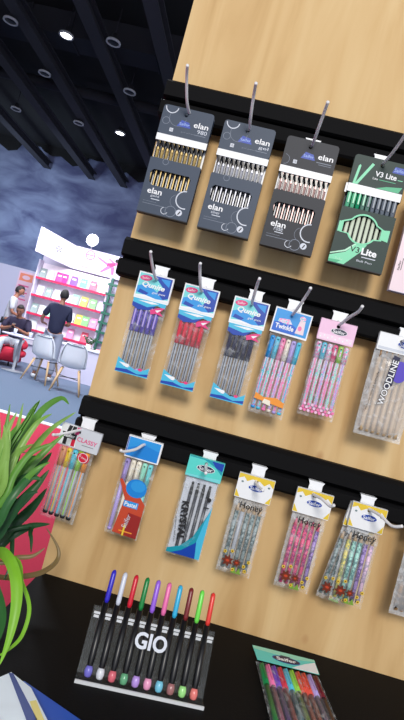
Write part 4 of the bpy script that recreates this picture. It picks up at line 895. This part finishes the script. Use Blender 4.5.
# blue folder and white striped carton, lower left
def flatprism(pts, z0, z1, m, mb):
    n = len(pts); vs = [(x, y, z0) for x, y in pts]+[(x, y, z1) for x, y in pts]
    mb.add(vs, [list(range(n-1, -1, -1)), list(range(n, 2*n))]+[(i, (i+1) % n, (i+1) % n+n, i+n) for i in range(n)], m)
mat('folder_blue', (28, 84, 190), .35); mat('stripe_navy', (30, 56, 130), .45); mat('stripe_yellow', (222, 206, 120), .45); mat('carton_white', (214, 224, 234), .4)
b = MB(); flatprism([(.090, -.300), (.250, -.370), (.170, -.530), (.020, -.470)], .7505, .7535, 'folder_blue', b); tag(b.build('folder'), 'shiny blue folder under the white striped carton on the table', 'folder')
t = thing('striped_carton', 'white pen carton with navy and yellow stripes on the blue folder', 'carton', (.1, -.4, .7537))
def L(p): return [(x-.1, y+.4) for x, y in p]
b = MB(); flatprism(L([(.0745, -.308), (.105, -.324), (.178, -.412), (.105, -.480), (.030, -.395)]), 0, .010, 'carton_white', b); b.build('body', t)
b = MB(); flatprism(L([(.0725, -.311), (.0775, -.3095), (.140, -.382), (.170, -.420), (.160, -.430)]), .0101, .0104, 'stripe_navy', b); flatprism(L([(.055, -.345), (.066, -.330), (.12, -.41), (.14, -.445), (.125, -.462)]), .0101, .0104, 'stripe_navy', b) if 0 else None
flatprism(L([(.1125, -.347), (.118, -.342), (.150, -.386), (.143, -.392)]), .0101, .0104, 'stripe_yellow', b); b.build('printed_stripes', t)

# ================================================================ PLANT left of the table
for nm, c in [('leaf_a', (88, 142, 50)), ('leaf_b', (128, 170, 78)), ('leaf_c', (42, 96, 44)), ('leaf_d', (30, 76, 40)), ('leaf_e', (120, 100, 60)), ('leaf_f', (122, 180, 44))]: mat(nm, c, .42, var=.25, bscale=30)
LEAVES = [(11, 0, [(-0.052, -0.16, 0.862), (-0.076, -0.12, 0.962), (-0.09, -0.1, 1.029)]), (13, 1, [(-0.048, -0.16, 0.871), (-0.064, -0.11, 0.948), (-0.074, -0.09, 1.034)]), (14, 0, [(-0.052, -0.16, 0.885), (-0.057, -0.12, 0.967), (-0.055, -0.1, 1.021), (-0.046, -0.1, 1.047)]), (13, 0, [(-0.052, -0.17, 0.902), (-0.048, -0.13, 0.979), (-0.034, -0.12, 1.033), (-0.01, -0.12, 1.061), (0.008, -0.13, 1.057)]), (12, 1, [(-0.05, -0.17, 0.895), (-0.038, -0.12, 0.957), (-0.025, -0.08, 1.003), (0.0, -0.05, 1.037)]), (13, 0, [(-0.045, -0.18, 0.892), (-0.023, -0.15, 0.948), (-0.005, -0.13, 0.986), (0.01, -0.12, 1.01)]), (10, 1, [(-0.074, -0.12, 0.884), (-0.102, -0.08, 0.966), (-0.129, -0.06, 1.026)]), (17, 2, [(-0.047, -0.18, 0.869), (-0.033, -0.14, 0.913), (-0.013, -0.12, 0.954), (-0.001, -0.12, 0.979)]), (19, 2, [(-0.044, -0.18, 0.856), (-0.03, -0.14, 0.886), (-0.013, -0.12, 0.92), (-0.001, -0.11, 0.95)]), (19, 3, [(-0.04, -0.18, 0.842), (-0.024, -0.13, 0.865), (-0.007, -0.12, 0.894), (0.006, -0.12, 0.925)]), (15, 3, [(-0.037, -0.18, 0.833), (-0.026, -0.13, 0.844), (-0.004, -0.12, 0.863), (0.025, -0.12, 0.875)]), (13, 2, [(-0.046, -0.18, 0.863), (-0.055, -0.12, 0.921), (-0.064, -0.08, 0.976), (-0.067, -0.05, 1.005)]), (14, 0, [(-0.038, -0.2, 0.87), (-0.034, -0.18, 0.924), (-0.02, -0.17, 0.967), (0.001, -0.17, 0.981)]), (14, 1, [(-0.044, -0.2, 0.89), (-0.045, -0.17, 0.948), (-0.037, -0.16, 0.975), (-0.016, -0.17, 0.994)]), (15, 2, [(-0.035, -0.2, 0.857), (-0.032, -0.17, 0.9), (-0.024, -0.16, 0.937), (-0.002, -0.15, 0.956)]), (12, 0, [(-0.049, -0.2, 0.91), (-0.048, -0.18, 0.949), (-0.052, -0.17, 0.99), (-0.045, -0.17, 1.014)]), (14, 1, [(-0.049, -0.18, 0.876), (-0.04, -0.2, 0.941), (-0.04, -0.2, 0.983), (-0.052, -0.2, 1.015)]), (6, 4, [(-0.014, -0.2, 0.831), (0.005, -0.18, 0.837), (0.025, -0.17, 0.842), (0.037, -0.16, 0.854)]), (6, 3, [(-0.051, -0.1, 0.886), (-0.029, -0.12, 0.85), (-0.009, -0.15, 0.819), (0.004, -0.2, 0.812)]), (6, 3, [(-0.012, -0.14, 0.865), (-0.0, -0.12, 0.851), (0.008, -0.12, 0.826)]), (7, 4, [(-0.016, -0.2, 0.813), (0.006, -0.16, 0.802), (0.032, -0.13, 0.805), (0.044, -0.1, 0.815), (0.039, -0.09, 0.832), (0.013, -0.09, 0.857)]), (13, 5, [(-0.023, -0.22, 0.85), (0.014, -0.26, 0.872), (0.042, -0.29, 0.867), (0.059, -0.31, 0.846), (0.068, -0.33, 0.817), (0.071, -0.35, 0.794)]), (4, 5, [(0.013, -0.24, 0.863), (0.049, -0.27, 0.848), (0.071, -0.29, 0.831), (0.076, -0.31, 0.809), (0.07, -0.33, 0.8), (0.063, -0.35, 0.799)]), (16, 2, [(-0.035, -0.2, 0.829), (0.015, -0.26, 0.825), (0.042, -0.29, 0.808), (0.052, -0.32, 0.789)]), (13, 3, [(-0.033, -0.2, 0.851), (-0.012, -0.2, 0.892), (0.002, -0.2, 0.929), (0.018, -0.2, 0.94)]), (13, 2, [(-0.029, -0.22, 0.872), (-0.01, -0.22, 0.925), (-0.0, -0.2, 0.954), (0.019, -0.19, 0.955)]), (9, 1, [(-0.048, -0.18, 0.905), (-0.062, -0.16, 0.986), (-0.058, -0.15, 1.028)]), (9, 0, [(-0.048, -0.18, 0.905), (-0.052, -0.16, 0.974), (-0.039, -0.15, 1.024), (-0.035, -0.15, 1.041)]), (9, 1, [(-0.044, -0.18, 0.899), (-0.039, -0.16, 0.97), (-0.029, -0.14, 1.017), (-0.01, -0.14, 1.038)]), (9, 0, [(-0.035, -0.2, 0.9), (-0.024, -0.19, 0.952), (-0.011, -0.18, 0.985), (0.018, -0.17, 1.007)]), (8, 1, [(-0.038, -0.2, 0.913), (-0.036, -0.2, 0.967), (-0.046, -0.19, 1.009)]), (8, 0, [(-0.031, -0.2, 0.887), (-0.01, -0.2, 0.938), (0.007, -0.2, 0.968), (0.02, -0.19, 0.981)])]
t = thing('potted_plant', 'bushy artificial plant with long arching green leaves at the left table edge', 'plant', (-.19, -.2, .012))
b = MB(); b.lathe([(.11, 0), (.13, .02), (.15, .66), (.165, .68), (.165, .72), (.145, .72), (.14, .68)], (0, 0, 0), mat('pot_grey', (70, 72, 78), .5), 28); b.build('pot', t)
b = MB(); b.lathe([(.14, .70), (.0, .705)], (0, 0, 0), 'kraft', 20)
b.tube([(0, 0, .69), (.03, .0, .76), (.06, .01, .84)], [.03, .026, .02], 'kraft', 10); b.build('stem', t)
def leaf(mb, pts, w, m, start=True):
    P = [Vector(p) for p in pts]
    if start: P = [Vector((-.13, -.19, .80))]+P
    Q = []
    for i in range(len(P)-1):
        p0, p1, p2, p3 = P[max(i-1, 0)], P[i], P[i+1], P[min(i+2, len(P)-1)]
        for k in range(6):
            u = k/6; Q.append(.5*((2*p1)+(p2-p0)*u+(2*p0-5*p1+4*p2-p3)*u*u+(3*p1-p0-3*p2+p3)*u**3))
    Q.append(P[-1]); n = len(Q); vs = []; fs = []
    for i, q in enumerate(Q):
        d = (Q[min(i+1, n-1)]-Q[max(i-1, 0)]).normalized(); v = i/(n-1)
        view = (Vector((.24, -.95, 1.3))-q).normalized(); s = d.cross(Vector((.1, -.9, .42)).normalized()).normalized(); nn = s.cross(d)
        ww = w/2000*min(1, .35+v*2.2)*(1-max(0, (v-.55)/.45)**1.8)+.0004
        for a, dip in ((-1, .28), (-.5, .08), (0, -.12), (.5, .08), (1, .28)): vs.append(q+s*ww*a+nn*(-dip*ww)-Vector((-.19, -.2, .012)))
    for i in range(n-1):
        for k in range(4): fs.append((i*5+k, i*5+k+1, (i+1)*5+k+1, (i+1)*5+k))
    mb.add(vs, fs, m, True)
b = MB(); LM_ = ['leaf_a', 'leaf_b', 'leaf_c', 'leaf_d', 'leaf_e', 'leaf_f']
for w, m, pts in LEAVES: leaf(b, pts, w*(.8 if m < 4 and w > 9 else 1), LM_[m])
rr = random.Random(3)
for k in range(80):                          # the rest of the crown
    a = rr.uniform(pi*.4, pi*1.3); L_ = rr.uniform(.16, .30); el = rr.uniform(.2, 1.3)
    c0 = Vector((-.13, -.19, .82)); dr = Vector((cos(a)*cos(el), sin(a)*cos(el), sin(el)))
    p1 = c0+dr*L_*.5; p2 = c0+dr*L_*.85+Vector((0, 0, -.01)); p3 = c0+dr*L_*1.05+Vector((cos(a)*.04, sin(a)*.04, -.05)); leaf(b, [p1, p2, p3], rr.uniform(7, 12), rr.choice(LM_[:4]))
b.build('foliage', t)
